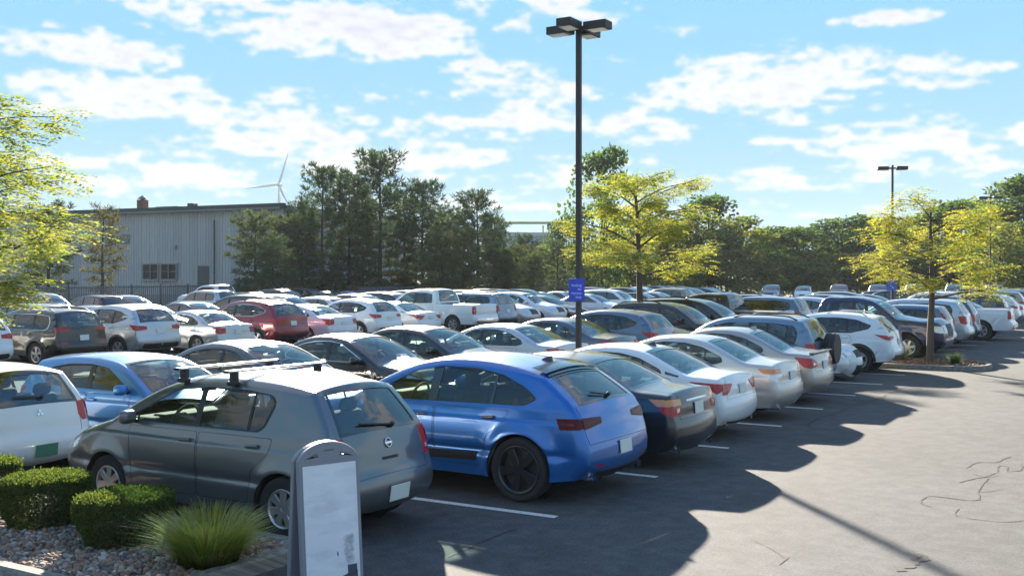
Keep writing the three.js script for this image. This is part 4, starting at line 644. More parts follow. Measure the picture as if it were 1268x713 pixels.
function signTex(lines) { const c = document.createElement('canvas'); c.width = 256; c.height = 320; const x = c.getContext('2d'); x.fillStyle = '#1f3fae'; x.fillRect(0, 0, 256, 320); x.fillStyle = '#9fb4f2'; x.textAlign = 'right'; x.textBaseline = 'middle'; x.font = 'bold 46px sans-serif'; lines.forEach((l, i) => x.fillText(l, 216, 98 + i * 58)); const t = new THREE.CanvasTexture(c); t.colorSpace = THREE.SRGBColorSpace; t.magFilter = THREE.LinearFilter; return t; }
{
  const [x, z] = lot(10.98 - 0.1, 5.45), t = thing('parking_sign', 'blue rectangular sign with four lines fixed to the four headed lamp post', 'sign', [x, ground(x, z) + 2.08, z], Math.PI - YAW);
  const p = part('panel', rbox(0.4, 0.5, 0.02, 0.008, 0, 0.25, 0, 1), mat([0.02, 0.045, 0.36], 0.45), t); const f = new THREE.PlaneGeometry(0.385, 0.485); f.rotateY(Math.PI); f.translate(0, 0.25, -0.0125); part('lettering', f, mat([1, 1, 1], 0.45, 0, { map: signTex(['Parking', 'for', 'Patrons', 'Only']) }), p);
  part('bracket', box(0.2, 0.03, 0.05, 0, 0.42, 0.02), bronze, t); t.rotation.y = Math.PI - YAW;
  const [x2, z2] = lot(46.35, 5.75), t2 = thing('parking_sign', 'small blue sign on the slim two headed lamp post', 'sign', [x2, ground(x2, z2) + 1.85, z2], t.rotation.y); const p2 = part('panel', rbox(0.5, 0.6, 0.02, 0.008, 0, 0.3, 0, 1), mat([0.02, 0.06, 0.34], 0.45), t2); void p2;
}
// ------------------------------------------------------------------ A-frame board by the bed
{
  const t = thing('sidewalk_sign', 'grey plastic sandwich board with a faded white panel beside the bed', 'sign', [-1.56, 0, -8.75], 0);
  const grey = mat([0.22, 0.225, 0.25], 0.5), white = mat([0.62, 0.62, 0.62], 0.6);
  const boardTex = (() => { const r = rng(55); const c = document.createElement('canvas'); c.width = 256; c.height = 448; const x = c.getContext('2d'); x.fillStyle = '#dcdcdf'; x.fillRect(0, 0, 256, 448); for (let i = 0; i < 60; i++) { x.globalAlpha = 0.08; x.fillStyle = r() > .5 ? '#ffffff' : '#a9a9b4'; x.beginPath(); x.ellipse(r() * 256, r() * 448, 20 + r() * 60, 6 + r() * 20, 0, 0, 7); x.fill(); } x.globalAlpha = 0.2; x.fillStyle = '#8a8a96'; for (let i = 0; i < 70; i++) { x.beginPath(); x.ellipse(206 + (r() - .5) * 36, 330 + (r() - .5) * 100, 5 + r() * 9, 4 + r() * 7, 0, 0, 7); x.fill(); } x.globalAlpha = 0.95; x.fillStyle = '#3b3c4c'; x.fillRect(196, 388, 46, 40); x.beginPath(); x.moveTo(92, 448); x.lineTo(200, 418); x.lineTo(244, 410); x.lineTo(244, 448); x.fill(); x.fillStyle = '#4a4a58'; x.beginPath(); x.moveTo(148, 330); x.lineTo(155, 338); x.lineTo(152, 352); x.lineTo(147, 342); x.fill(); const tx = new THREE.CanvasTexture(c); tx.colorSpace = THREE.SRGBColorSpace; tx.magFilter = THREE.LinearFilter; return tx; })();
  function leaf(dir) {
    const g = new THREE.Group(); g.name = 'board'; t.add(g);
    const s = new THREE.Shape(); s.moveTo(-0.31, 0.03); s.lineTo(0.31, 0.03); s.lineTo(0.31, 1.06); s.bezierCurveTo(0.25, 1.15, 0.12, 1.19, 0, 1.19); s.bezierCurveTo(-0.12, 1.19, -0.25, 1.15, -0.31, 1.06); s.closePath();
    const win = (x0, y0, x1, y1) => { const h = new THREE.Path(); h.moveTo(x0, y0); h.lineTo(x0, y1); h.lineTo(x1, y1); h.lineTo(x1, y0); h.closePath(); s.holes.push(h); };
    win(-0.06, 1.115, 0.06, 1.14); const l2 = new THREE.Path(); l2.moveTo(0.1, 1.075); l2.lineTo(0.12, 1.12); l2.lineTo(0.24, 1.085); l2.lineTo(0.26, 1.06); l2.closePath(); s.holes.push(l2); const l3 = new THREE.Path(); l3.moveTo(-0.1, 1.075); l3.lineTo(-0.26, 1.06); l3.lineTo(-0.24, 1.085); l3.lineTo(-0.12, 1.12); l3.closePath(); s.holes.push(l3);
    const e = new THREE.ExtrudeGeometry(s, { depth: 0.035, bevelEnabled: true, bevelSize: 0.012, bevelThickness: 0.01, bevelSegments: 2, curveSegments: 10 }); part('frame', e, grey, g);
    const pn = new THREE.PlaneGeometry(0.565, 0.96); pn.translate(0, 0.54, 0.0475); part('poster', pn, mat([1, 1, 1], 0.5, 0, { map: boardTex }), g);
    for (const fx of [-0.26, 0.26]) part('foot', box(0.08, 0.04, 0.07, fx, 0.02, 0.02), grey, g);
    g.position.z = 0.11; g.rotation.x = -0.085; const o = new THREE.Group(); void o; return g;
  }
  const a = leaf(1); const b = leaf(-1); b.rotation.set(0, Math.PI, 0); b.rotation.order = 'YXZ'; b.rotation.set(-0.085, Math.PI, 0); b.position.z = -0.11;
  part('hinge', box(0.3, 0.03, 0.09, 0, 1.1, 0), grey, t);
  t.rotation.y = 0.68; t.scale.set(0.88, 1.02, 1); 
}
// ------------------------------------------------------------------ warehouse, far offices, turbine, fence
{
  const A = [-19.7, -90], len = 46, th = 2.736, y0 = ground(A[0], A[1]) - 0.2, H = 9.19 - y0;
  const t = thing('warehouse', 'long grey metal clad warehouse with ribbed walls behind the pines', 'building', [A[0], y0, A[1]], th);
  const siding = [mat([0.42, 0.405, 0.39], 0.65), mat([0.385, 0.372, 0.362], 0.65), mat([0.45, 0.432, 0.415], 0.65)], dark = mat([0.05, 0.06, 0.05], 0.7), dirty = mat([0.2, 0.2, 0.2], 0.8);
  part('wall', box(len, H - 0.2, 24, len / 2, H / 2, 12.2), mat([0.3, 0.31, 0.33], 0.7), t);
  const pw = 0.92, s = new THREE.Shape(); s.moveTo(0, 0); const rib = (x) => { s.lineTo(x, 0); s.lineTo(x + 0.03, -0.06); s.lineTo(x + 0.09, -0.06); s.lineTo(x + 0.12, 0); }; rib(0.02); rib(0.32); rib(0.62); s.lineTo(pw - 0.015, 0); s.lineTo(pw - 0.015, 0.03); s.lineTo(0, 0.03); s.closePath();
  const openings = [[11.5, 15.5, 2.4, 3.9], [7.9, 9.2, -1, 3.7]];
  const panelGeo = (a, b) => { const g = new THREE.ExtrudeGeometry(s, { depth: b - a, bevelEnabled: false }); g.rotateX(Math.PI / 2); g.translate(0, b, 0); return g; };
  const full = panelGeo(0, H), low = panelGeo(0, 2.4), high = panelGeo(3.9, H), hi2 = panelGeo(3.7, H), r = rng(8);
  for (let i = 0; i < len / pw; i++) {
    const x = i * pw, mid = x + pw / 2, m = siding[Math.floor(r() * 3)]; let gs = [full];
    if (mid > 11.4 && mid < 15.6) gs = [low, high]; else if (mid > 7.9 && mid < 9.3) gs = [hi2];
    for (const g of gs) { const o = part('siding_panel', g, m, t); o.position.set(x, 0, 0.17); }
  }
  const fr = mat([0.3, 0.29, 0.28], 0.6), gl = phys([0.02, 0.022, 0.025], { roughness: 0.25, specularIntensity: 0.4 });
  for (const [a, b] of [[11.55, 13.35], [13.65, 15.45]]) { const w = new THREE.Group(); w.name = 'window'; t.add(w); part('frame', merge([box(b - a, 0.08, 0.1, (a + b) / 2, 2.42, 0.05), box(b - a, 0.08, 0.1, (a + b) / 2, 3.88, 0.05), box(0.08, 1.5, 0.1, a, 3.15, 0.05), box(0.08, 1.5, 0.1, b, 3.15, 0.05), box(0.05, 1.4, 0.08, (a + b) / 2, 3.15, 0.05)]), fr, w); part('pane', box(b - a - 0.1, 0.62, 0.02, (a + b) / 2, 2.82, 0.12), gl, w); part('pane', box(b - a - 0.1, 0.6, 0.02, (a + b) / 2, 3.5, 0.12), gl, w); part('sill', box(b - a + 0.2, 0.07, 0.2, (a + b) / 2, 2.34, 0), fr, w); }
  part('door', box(1.2, 3.55, 0.06, 8.55, 1.85, 0.12), mat([0.07, 0.065, 0.07], 0.6), t);
  part('roof_edge', box(len + 0.4, 0.32, 0.5, len / 2, H + 0.02, 0), dark, t); part('roof', box(len, 0.1, 24, len / 2, H + 0.0, 12.4), dirty, t);
  part('downpipe', bar([7.25, 0.2, -0.02], [7.25, H - 1.1, -0.02], 0.07, 8), dark, t); part('gutter', box(len, 0.14, 0.16, len / 2, H - 0.24, -0.32), mat([0.2, 0.2, 0.2], 0.7), t); part('downpipe', bar([19.4, 0.2, -0.02], [19.4, H - 0.3, -0.02], 0.06, 8), mat([0.25, 0.25, 0.25], 0.7), t); part('plinth', box(len, 1.1, 0.16, len / 2, 0.55, 0.03), mat([0.24, 0.23, 0.22], 0.9), t); part('louvre', box(1.1, 0.8, 0.1, 17.6, 6.2, 0.06), mat([0.2, 0.2, 0.2], 0.7), t); part('wall_lamp', box(0.3, 0.22, 0.3, 11.6, 5.4, -0.05), fr, t);
  const brick = mat([0.17, 0.075, 0.05], 0.85); const v = new THREE.Group(); v.name = 'roof_ventilator'; t.add(v); part('stack', rbox(0.75, 0.85, 0.75, 0.05, 16.3, H + 0.6, 1, 1), brick, v); const cap = new THREE.ConeGeometry(0.5, 0.35, 14); cap.translate(16.3, H + 1.3, 1); part('cowl', cap, dirty, v); part('neck', bar([16.3, H + 1, 1], [16.3, H + 1.2, 1], 0.2, 8), dirty, v);
  part('roof_vent', rbox(0.7, 0.4, 0.7, 0.08, 10.5, H + 0.35, 1, 1), dark, t);
  part('roof_duct', rbox(2.6, 0.22, 0.7, 0.08, 13.4, H + 0.25, 1.2, 1), dirty, t);
}
{
  const d = 165, x0 = pix(606, 350, d)[0], x1 = pix(684, 350, d)[0], y0 = ground(0, -d) - 0.5, H = pix(0, 288, d)[1] - y0, w = x1 - x0;
  const t = thing('office_block', 'distant glazed office block seen between the pines and spruces', 'building', [(x0 + x1) / 2, y0, -d], 0.12);
  const wl = mat([0.42, 0.47, 0.52], 0.7), gl = phys([0.1, 0.2, 0.29], { roughness: 0.06, clearcoat: 1 });
  part('wall', box(w, H, 12, 0, H / 2, -6), wl, t); const nf = 4, nc = 7;
  for (let f = 0; f < nf; f++) { part('floor_band', box(w + 0.1, 0.5, 0.4, 0, (f + 1) * H / nf - 0.2, 0.1), mat([0.42, 0.45, 0.47], 0.7), t); for (let c = 0; c < nc; c++) { const o = part('window', box(w / nc - 0.35, H / nf - 0.75, 0.1, -w / 2 + (c + 0.5) * w / nc, (f + 0.5) * H / nf - 0.2, 0.08), gl, t); void o; } }
  for (let c = 0; c <= nc; c++) part('column', box(0.28, H, 0.35, -w / 2 + c * w / nc, H / 2, 0.12), wl, t);
  const yb = pix(0, 284, 150)[1], xa = pix(598, 0, 150)[0], xb = pix(696, 0, 150)[0], ym = mat([0.42, 0.4, 0.12], 0.6);
  const k = thing('tower_crane', 'yellow crane jib lying level above the distant offices', 'crane', [xa + 9, ground(0, -150), -150]);
  const jib = [box(xb - xa, 0.26, 0.3, (xb - xa) / 2 - 9, yb - 0.2, 0), box(xb - xa, 0.06, 0.5, (xb - xa) / 2 - 9, yb - 0.03, 0)];
  part('jib', merge(jib), ym, k); part('mast', merge([-0.4, 0.4].map((q) => bar([q, 0, 0], [q, yb - 0.5, 0], 0.1, 5))), ym, k);
}
{
  const d = 620, hub = pix(345.5, 229, d), t = thing('wind_turbine', 'white three bladed wind turbine far behind the warehouse', 'wind turbine', [hub[0], 0, -d]);
  const wm = mat([0.62, 0.64, 0.66], 0.5); part('tower', bar([0, 0, 0], [0, hub[1] - 0.6, 0], 1.5, 14, 0.8), wm, t); part('nacelle', rbox(2, 2, 5.4, 0.6, 0, hub[1] + 0.1, -1.6, 2), wm, t); const nose = new THREE.SphereGeometry(1.2, 14, 10); nose.translate(0, hub[1], 1.8); part('hub', nose, wm, t);
  for (const [px, py] of [[357.5, 190], [310.5, 233.5], [362, 262]]) { const dx = (px - 345.5) / 1300 * d, dy = -(py - 229) / 1300 * d, L = 19.5, a = Math.atan2(dy, dx); const s = new THREE.Shape(); s.moveTo(0.4, -0.35); s.lineTo(3.2, -0.85); s.lineTo(L, -0.06); s.lineTo(L, 0.1); s.lineTo(3, 0.55); s.lineTo(0.4, 0.35); s.closePath(); const g = new THREE.ExtrudeGeometry(s, { depth: 0.22, bevelEnabled: true, bevelSize: 0.06, bevelThickness: 0.08, bevelSegments: 1 }); g.rotateZ(a); g.translate(0, hub[1], 1.9); part('blade', g, wm, t); }
}
function fence(label, u0, v0, u1, v1, h) {
  const [x0, z0] = lot(u0, v0), [x1, z1] = lot(u1, v1), L = Math.hypot(x1 - x0, z1 - z0), n = Math.round(L / 2.5), t = thing('slat_fence', label, 'fence', [x0, ground(x0, z0), z0]); const slat = [], m = mat([0.16, 0.17, 0.18], 0.8), pm = mat([0.08, 0.085, 0.09], 0.6, 0.4);
  const P = (s) => [lerp(0, x1 - x0, s), ground(lerp(x0, x1, s), lerp(z0, z1, s)) - ground(x0, z0), lerp(0, z1 - z0, s)];
  for (let i = 0; i <= n; i++) { const p = P(i / n); part('post', bar(p, [p[0], p[1] + h + 0.1, p[2]], 0.05, 6), pm, t); }
  for (let k = 0; k < n * 14; k++) { const p = P((k + 0.5) / (n * 14)); slat.push(bar([p[0], p[1] + 0.08, p[2]], [p[0], p[1] + h, p[2]], 0.05, 4)); }
  const sl = part('slat', merge(slat), m, t); sl.userData.kind = 'stuff';
  part('rail', bar([0, h - 0.1, 0], [P(1)[0], P(1)[1] + h - 0.1, P(1)[2]], 0.035, 5), pm, t);
}
fence('grey slatted fence in front of the warehouse', 16, 54.3, 58, 54.3, 1.9);
fence('grey slatted fence along the foot of the pines', 52, 45.6, 92, 45.6, 1.7);
// ------------------------------------------------------------------ plants
const leafMats = new Map();
function leafMat(key, c, trans = 0.45) { if (!leafMats.has(key)) leafMats.set(key, phys(c, { roughness: 0.95, transmission: trans, thickness: 0, vertexColors: true, side: THREE.DoubleSide, specularIntensity: 0.25 })); return leafMats.get(key); }
const bark = mat([0.075, 0.06, 0.048], 0.95), pineBark = mat([0.055, 0.045, 0.04], 0.95), paleBark = mat([0.12, 0.105, 0.09], 0.95);
class Leaves {
  constructor() { this.P = []; this.C = []; this.N = []; this.I = []; }
  add(p, dir, side, len, wid, c, fold = 0.15) {                            // a pointed leaf of two halves folded a little along its midrib
    const b = this.P.length / 3, n = new THREE.Vector3().crossVectors(side, dir).normalize(), m = [p.x + dir.x * len * .5, p.y + dir.y * len * .5, p.z + dir.z * len * .5];
    const f = wid * fold; this.P.push(p.x, p.y, p.z, m[0] + side.x * wid - n.x * f, m[1] + side.y * wid - n.y * f, m[2] + side.z * wid - n.z * f, p.x + dir.x * len, p.y + dir.y * len, p.z + dir.z * len, m[0] - side.x * wid - n.x * f, m[1] - side.y * wid - n.y * f, m[2] - side.z * wid - n.z * f);
    for (let i = 0; i < 4; i++) { this.C.push(...c); this.N.push(n.x, n.y, n.z); } this.I.push(b, b + 1, b + 2, b, b + 2, b + 3);
  }
  geo() { const g = new THREE.BufferGeometry(); g.setAttribute('position', new THREE.Float32BufferAttribute(this.P, 3)); g.setAttribute('normal', new THREE.Float32BufferAttribute(this.N, 3)); g.setAttribute('color', new THREE.Float32BufferAttribute(this.C, 3)); g.setIndex(this.I); return g; }
}
const V3 = (x, y, z) => new THREE.Vector3(x, y, z);
function rdir(r, up = 0) { const a = r() * Math.PI * 2, z = r() * 2 - 1, s = Math.sqrt(1 - z * z); return V3(s * Math.cos(a), z + up, s * Math.sin(a)).normalize(); }
function limb(pts, r0, r1, seg = 6) {
  const c = new THREE.CatmullRomCurve3(pts), n = Math.max(3, pts.length * 2), g = new THREE.TubeGeometry(c, n, 1, seg), q = g.attributes.position;
  for (let i = 0; i <= n; i++) { const p = c.getPointAt(i / n), rr = lerp(r0, r1, i / n); for (let j = 0; j <= seg; j++) { const k = i * (seg + 1) + j; q.setXYZ(k, p.x + (q.getX(k) - p.x) * rr, p.y + (q.getY(k) - p.y) * rr, p.z + (q.getZ(k) - p.z) * rr); } }
  return g;
}
function tinted(r, base, vary = 0.35) { const b = 1 - vary / 2 + vary * r(), h = (r() - .5) * 0.24; return [base[0] * b * (1 + h), base[1] * b, base[2] * b * (1 - h * .5)]; }
// honey locust: layered sprays of small leaflets at the ends of spreading branches
function locustGeo(seed, H, R, trunkH, n, leaf, cols, dens) {
  const r = rng(seed), wood = [], L = new Leaves(), top = V3((r() - .5) * 0.5, H * 0.86, (r() - .5) * 0.5);
  const trunk = [V3(0, -0.05, 0), V3((r() - .5) * 0.1, trunkH * 0.5, (r() - .5) * 0.1), V3((r() - .5) * 0.2, trunkH, (r() - .5) * 0.2), V3(top.x * .6, lerp(trunkH, H, .55), top.z * .6), top], tc = new THREE.CatmullRomCurve3(trunk);
  wood.push(limb(trunk, 0.022 * H, 0.006 * H, 8));
  const spray = (c, out, size) => {                                       // a spray: several drooping compound leaves
    const fronds = Math.round(dens * (8 + r() * 6));
    for (let f = 0; f < fronds; f++) {
      const d = out.clone().multiplyScalar(0.7).add(rdir(r)).setY((r() - .5) * 0.35).normalize(), st = c.clone().add(V3((r() - .5) * size, (r() - .65) * size * 0.9, (r() - .5) * size)), len = 0.2 + 0.24 * r(), m = Math.round(len / leaf * 2.2), col = cols[Math.floor(r() * cols.length)];
      const sd = V3(-d.z, 0, d.x);
      for (let i = 0; i < m; i++) { const t = i / m, p = st.clone().addScaledVector(d, len * t); p.y -= 0.22 * len * t * t; const s = i % 2 ? 1 : -1, ld = sd.clone().multiplyScalar(s).addScaledVector(d, 0.45).add(V3(0, -0.15 + (r() - .5) * 0.7, 0)).normalize(), ls = V3().crossVectors(ld, V3((r() - .5) * .9, 1, (r() - .5) * .9)).normalize(); L.add(p, ld, ls, leaf * (0.8 + 0.5 * r()), leaf * 0.3, tinted(r, col)); }
    }
  };
  for (let i = 0; i < n; i++) {
    const t = lerp(0.42, 0.97, (i + r() * 0.6) / n), p0 = tc.getPointAt(clamp(t)), a = i * 2.4 + r() * 0.7, hh = (p0.y - trunkH) / (H - trunkH), reach = R * (0.55 + 0.5 * r()) * Math.sqrt(Math.max(0.18, 1 - hh * hh * 0.85)), up = lerp(0.25, 0.75, hh) * (0.7 + .6 * r());
    const d = V3(Math.cos(a), up, Math.sin(a)), p1 = p0.clone().addScaledVector(d, reach * 0.5), p2 = p0.clone().add(V3(d.x * reach, d.y * reach * 0.72, d.z * reach)); wood.push(limb([p0, p1, p2], 0.008 * H * (1 - hh * .5), 0.0018 * H, 5));
    const nb = 4 + Math.floor(r() * 3);
    for (let b = 0; b < nb; b++) { const tt = 0.35 + 0.65 * (b + r()) / nb, q0 = p0.clone().lerp(p2, Math.min(tt, 1)), ba = a + (b % 2 ? 1 : -1) * (0.5 + r() * 0.7), bl = reach * (0.25 + 0.3 * r()), bd = V3(Math.cos(ba), 0.12 + (r() - .4) * 0.4, Math.sin(ba)), q1 = q0.clone().addScaledVector(bd, bl); wood.push(limb([q0, q0.clone().lerp(q1, .5).add(V3(0, 0.05, 0)), q1], 0.0026 * H, 0.001 * H, 4)); for (let k = 0; k < 2; k++) spray(q0.clone().lerp(q1, 0.45 + 0.5 * k), bd, 0.4 + 0.15 * r()); }
    spray(p2, d, 0.45);
  }
  return { wood: merge(wood), leaves: L.geo() };
}
// pine: whorls of upturned limbs with tufts of needles
function pineGeo(seed, H, R, col, dens = 1, bare = 0.2) {
  const r = rng(seed), wood = [limb([V3(0, -0.1, 0), V3((r() - .5) * .3, H * .5, (r() - .5) * .3), V3(0, H * 0.985, 0)], 0.017 * H, 0.003 * H, 7)], L = new Leaves(), nw = Math.round(H * 1.25);
  const tuft = (c, d, s) => { const n = Math.round((7 + r() * 6) * dens), cc = tinted(r, col, 0.5); for (let i = 0; i < n; i++) { const nd = d.clone().multiplyScalar(0.75).add(rdir(r, 0.25)).normalize(), sd = V3().crossVectors(nd, rdir(r)).normalize(); L.add(c, nd, sd, s * (0.7 + 0.6 * r()), s * 0.085, cc, 0); } };
  for (let w = 0; w < nw; w++) {
    const t = w / (nw - 1), y = lerp(bare * H, H * 0.97, Math.pow(t, 0.92)), n = 5 + Math.floor(r() * 3), a0 = r() * 6.3, prof = Math.sin(Math.PI * Math.min(1, 0.22 + 0.78 * (1 - t) ** 0.8)) * 0.55 + 0.5 * (1 - t), reach0 = R * clamp(prof, 0.05, 1);
    for (let k = 0; k < n; k++) {
      if (r() < 0.1) continue; const a = a0 + k / n * 6.28 + (r() - .5) * .5, reach = reach0 * (0.55 + 0.6 * r()) + 0.12, rise = lerp(-0.05, 0.75, t) + (r() - .5) * .25, tip = V3(Math.cos(a) * reach, y + reach * rise, Math.sin(a) * reach), root = V3(0, y, 0), midp = root.clone().lerp(tip, .5).add(V3(0, -reach * 0.06, 0));
      wood.push(limb([root, midp, tip], 0.0035 * H * (1 - t * .6), 0.001 * H, 4));
      const nt = Math.max(2, Math.round(reach * 5)); for (let i = 0; i < nt; i++) { const f = 0.3 + 0.7 * i / (nt - 1), c = root.clone().lerp(tip, f).add(V3((r() - .5) * .5 * reach * .5, (r() - .3) * .3, (r() - .5) * .5 * reach * .5)), d = tip.clone().sub(root).normalize().add(V3(0, .4, 0)).normalize(); tuft(c, d, 0.5); }
    }
  }
  tuft(V3(0, H * .98, 0), V3(0, 1, 0), 0.5); tuft(V3(0, H * .94, 0), V3(0, 1, 0), 0.5);
  return { wood: merge(wood), leaves: L.geo() };
}
// broadleaf: lumpy crown of leaf clumps carried by a forked trunk
function broadGeo(seed, H, R, base, cols, clumps, per, leaf) {
  const r = rng(seed), wood = [], L = new Leaves(), cs = [];
  wood.push(limb([V3(0, -.1, 0), V3((r() - .5) * .3, H * .3, (r() - .5) * .3), V3((r() - .5) * .6, H * .8, (r() - .5) * .6)], 0.02 * H, 0.004 * H, 7));
  for (let i = 0; i < clumps; i++) { const y = lerp(base, H, Math.pow(r(), 0.8)), f = (y - base) / (H - base), w = R * Math.sqrt(Math.max(0.03, 1 - ((f - 0.38) / 0.66) ** 2)), a = r() * 6.28, q = w * Math.sqrt(r()) * (0.8 + .4 * r()); cs.push([V3(Math.cos(a) * q, y, Math.sin(a) * q), R * (0.16 + 0.16 * r())]); if (i % 3 === 0) wood.push(limb([V3(0, y * 0.55, 0), V3(Math.cos(a) * q * .5, y * .8, Math.sin(a) * q * .5), V3(Math.cos(a) * q, y, Math.sin(a) * q)], 0.005 * H, 0.0015 * H, 4)); }
  for (const [c, s] of cs) { const col = cols[Math.floor(r() * cols.length)]; for (let k = 0; k < per; k++) { const d = rdir(r, 0.15), q = s * Math.pow(r(), 0.4), p = c.clone().add(V3(d.x * q * 1.15, d.y * q * 0.75, d.z * q * 1.15)), ld = d.clone().add(rdir(r)).add(V3(0, -.2, 0)).normalize(), sd = V3().crossVectors(ld, rdir(r)).normalize(); L.add(p, ld, sd, leaf * (0.7 + 0.6 * r()), leaf * 0.36, tinted(r, col)); } }
  return { wood: merge(wood), leaves: L.geo() };
}
function plantTree(name, g, label, cat, x, z, sc, turn, lm, wm, group, lift = 0) { const t = thing(name, label, cat, [x, ground(x, z) + lift, z], turn, group); t.scale.set(...sc); part('trunk', g.wood, wm, t); part('crown', g.leaves, lm, t); return t; }
const GREEN = leafMat('leaf', [1, 1, 1], 0.58), NEEDLE = leafMat('needle', [1, 1, 1], 0.35), GOLD = leafMat('gold', [1, 1, 1], 0.6);
{
  const gold = [[0.52, 0.48, 0.035], [0.42, 0.44, 0.04], [0.58, 0.48, 0.035], [0.28, 0.36, 0.04]];
  const [tx, tz] = lot(22.35, -0.1); plantTree('locust_tree', locustGeo(11, 5.2, 1.95, 2.0, 15, 0.085, gold, 1.25), 'young yellow leaved tree standing on the kerbed mulch island', 'tree', tx, tz, [1, 1, 1], 0.4, GOLD, bark, null, 0.09);
  const [bx, bz] = lot(25.9, 10.6); plantTree('locust_tree', locustGeo(23, 7.1, 2.45, 1.9, 20, 0.105, [[0.5, 0.48, 0.035], [0.4, 0.44, 0.04], [0.54, 0.47, 0.035], [0.26, 0.36, 0.04]], 1.6), 'broad yellow green tree behind the second row of cars beside the lamp post', 'tree', bx, bz, [1, 1, 1], 1.2, GOLD, bark);
  const [lx, lz] = lot(-3.3, 8.2); plantTree('locust_tree', locustGeo(45, 5.2, 2.7, 1.5, 28, 0.072, [[0.32, 0.37, 0.035], [0.23, 0.31, 0.04], [0.42, 0.4, 0.04]], 2.6), 'feathery green and yellow tree at the end of the gravel bed', 'tree', lx, lz, [0.97, 0.85, 0.97], 2.2, GOLD, bark, null, 0.09);
}
{ // pines along the back of the lot
  const g = [pineGeo(101, 12, 3.2, [0.075, 0.11, 0.04], 1.0, 0.08), pineGeo(102, 12, 2.9, [0.08, 0.115, 0.046], 1.0, 0.06), pineGeo(103, 12, 3.4, [0.07, 0.105, 0.043], 1.0, 0.14), pineGeo(104, 10, 3.1, [0.095, 0.125, 0.042], 1.1, 0.03)];
  const sparse = pineGeo(105, 9, 2.2, [0.12, 0.115, 0.045], 0.6, 0.1);
  const rows = [[400, 205, 38, 86, 0], [432, 214, 34, 89, 1], [470, 190, 50, 86, 2], [524, 222, 38, 88, 0], [500, 236, 32, 92, 1], [590, 236, 40, 84, 2], [562, 262, 30, 90, 1], [316, 263, 40, 79, 3], [350, 266, 34, 86, 3], [374, 244, 30, 91, 1], [622, 306, 24, 86, 3], [448, 240, 30, 94, 3], [545, 285, 30, 82, 3], [60, 247, 40, 70, 1], [650, 284, 24, 98, 1], [690, 292, 24, 95, 1], [610, 280, 26, 93, 0], [338, 290, 30, 76, 1], [545, 258, 30, 93, 0], [612, 262, 26, 88, 1], [640, 300, 22, 90, 3], [575, 280, 28, 80, 3], [660, 310, 22, 92, 3]];
  rows.forEach(([px, top, hw, d, k], i) => { const x = (px - 634) / 1300 * d, y0 = ground(x, -d), h = pix(px, top + 9, d)[1] - y0, base = k === 3 ? 10 : 12, R = [3.2, 2.9, 3.4, 3.1][k], w = hw / 1300 * d * 1.15; plantTree('pine_tree', g[k], i === 2 ? 'tallest dark pine of the group by the warehouse' : i === 5 ? 'dark open pine at the right end of the pine group' : i === 13 ? 'dark pine rising behind the feathery tree left of the warehouse front' : i === 7 ? 'bushy low pine in front of the warehouse corner' : i === 14 || i === 15 ? 'slender dark conifer in front of the distant offices' : 'dark green pine in the group beside the warehouse', 'tree', x, -d, [w / R, h / base, w / R], i * 1.7, NEEDLE, pineBark, i === 14 || i === 15 ? 'slender conifers by the offices' : [2, 5, 7, 13].includes(i) ? null : 'pines beside the warehouse'); });
  const d = 76, x = (128 - 634) / 1300 * d; plantTree('pine_tree', sparse, 'sparse olive conifer in front of the warehouse wall', 'tree', x, -d, [0.9, (pix(0, 262, d)[1] - ground(x, -d)) / 9, 0.9], 1, NEEDLE, pineBark);
}
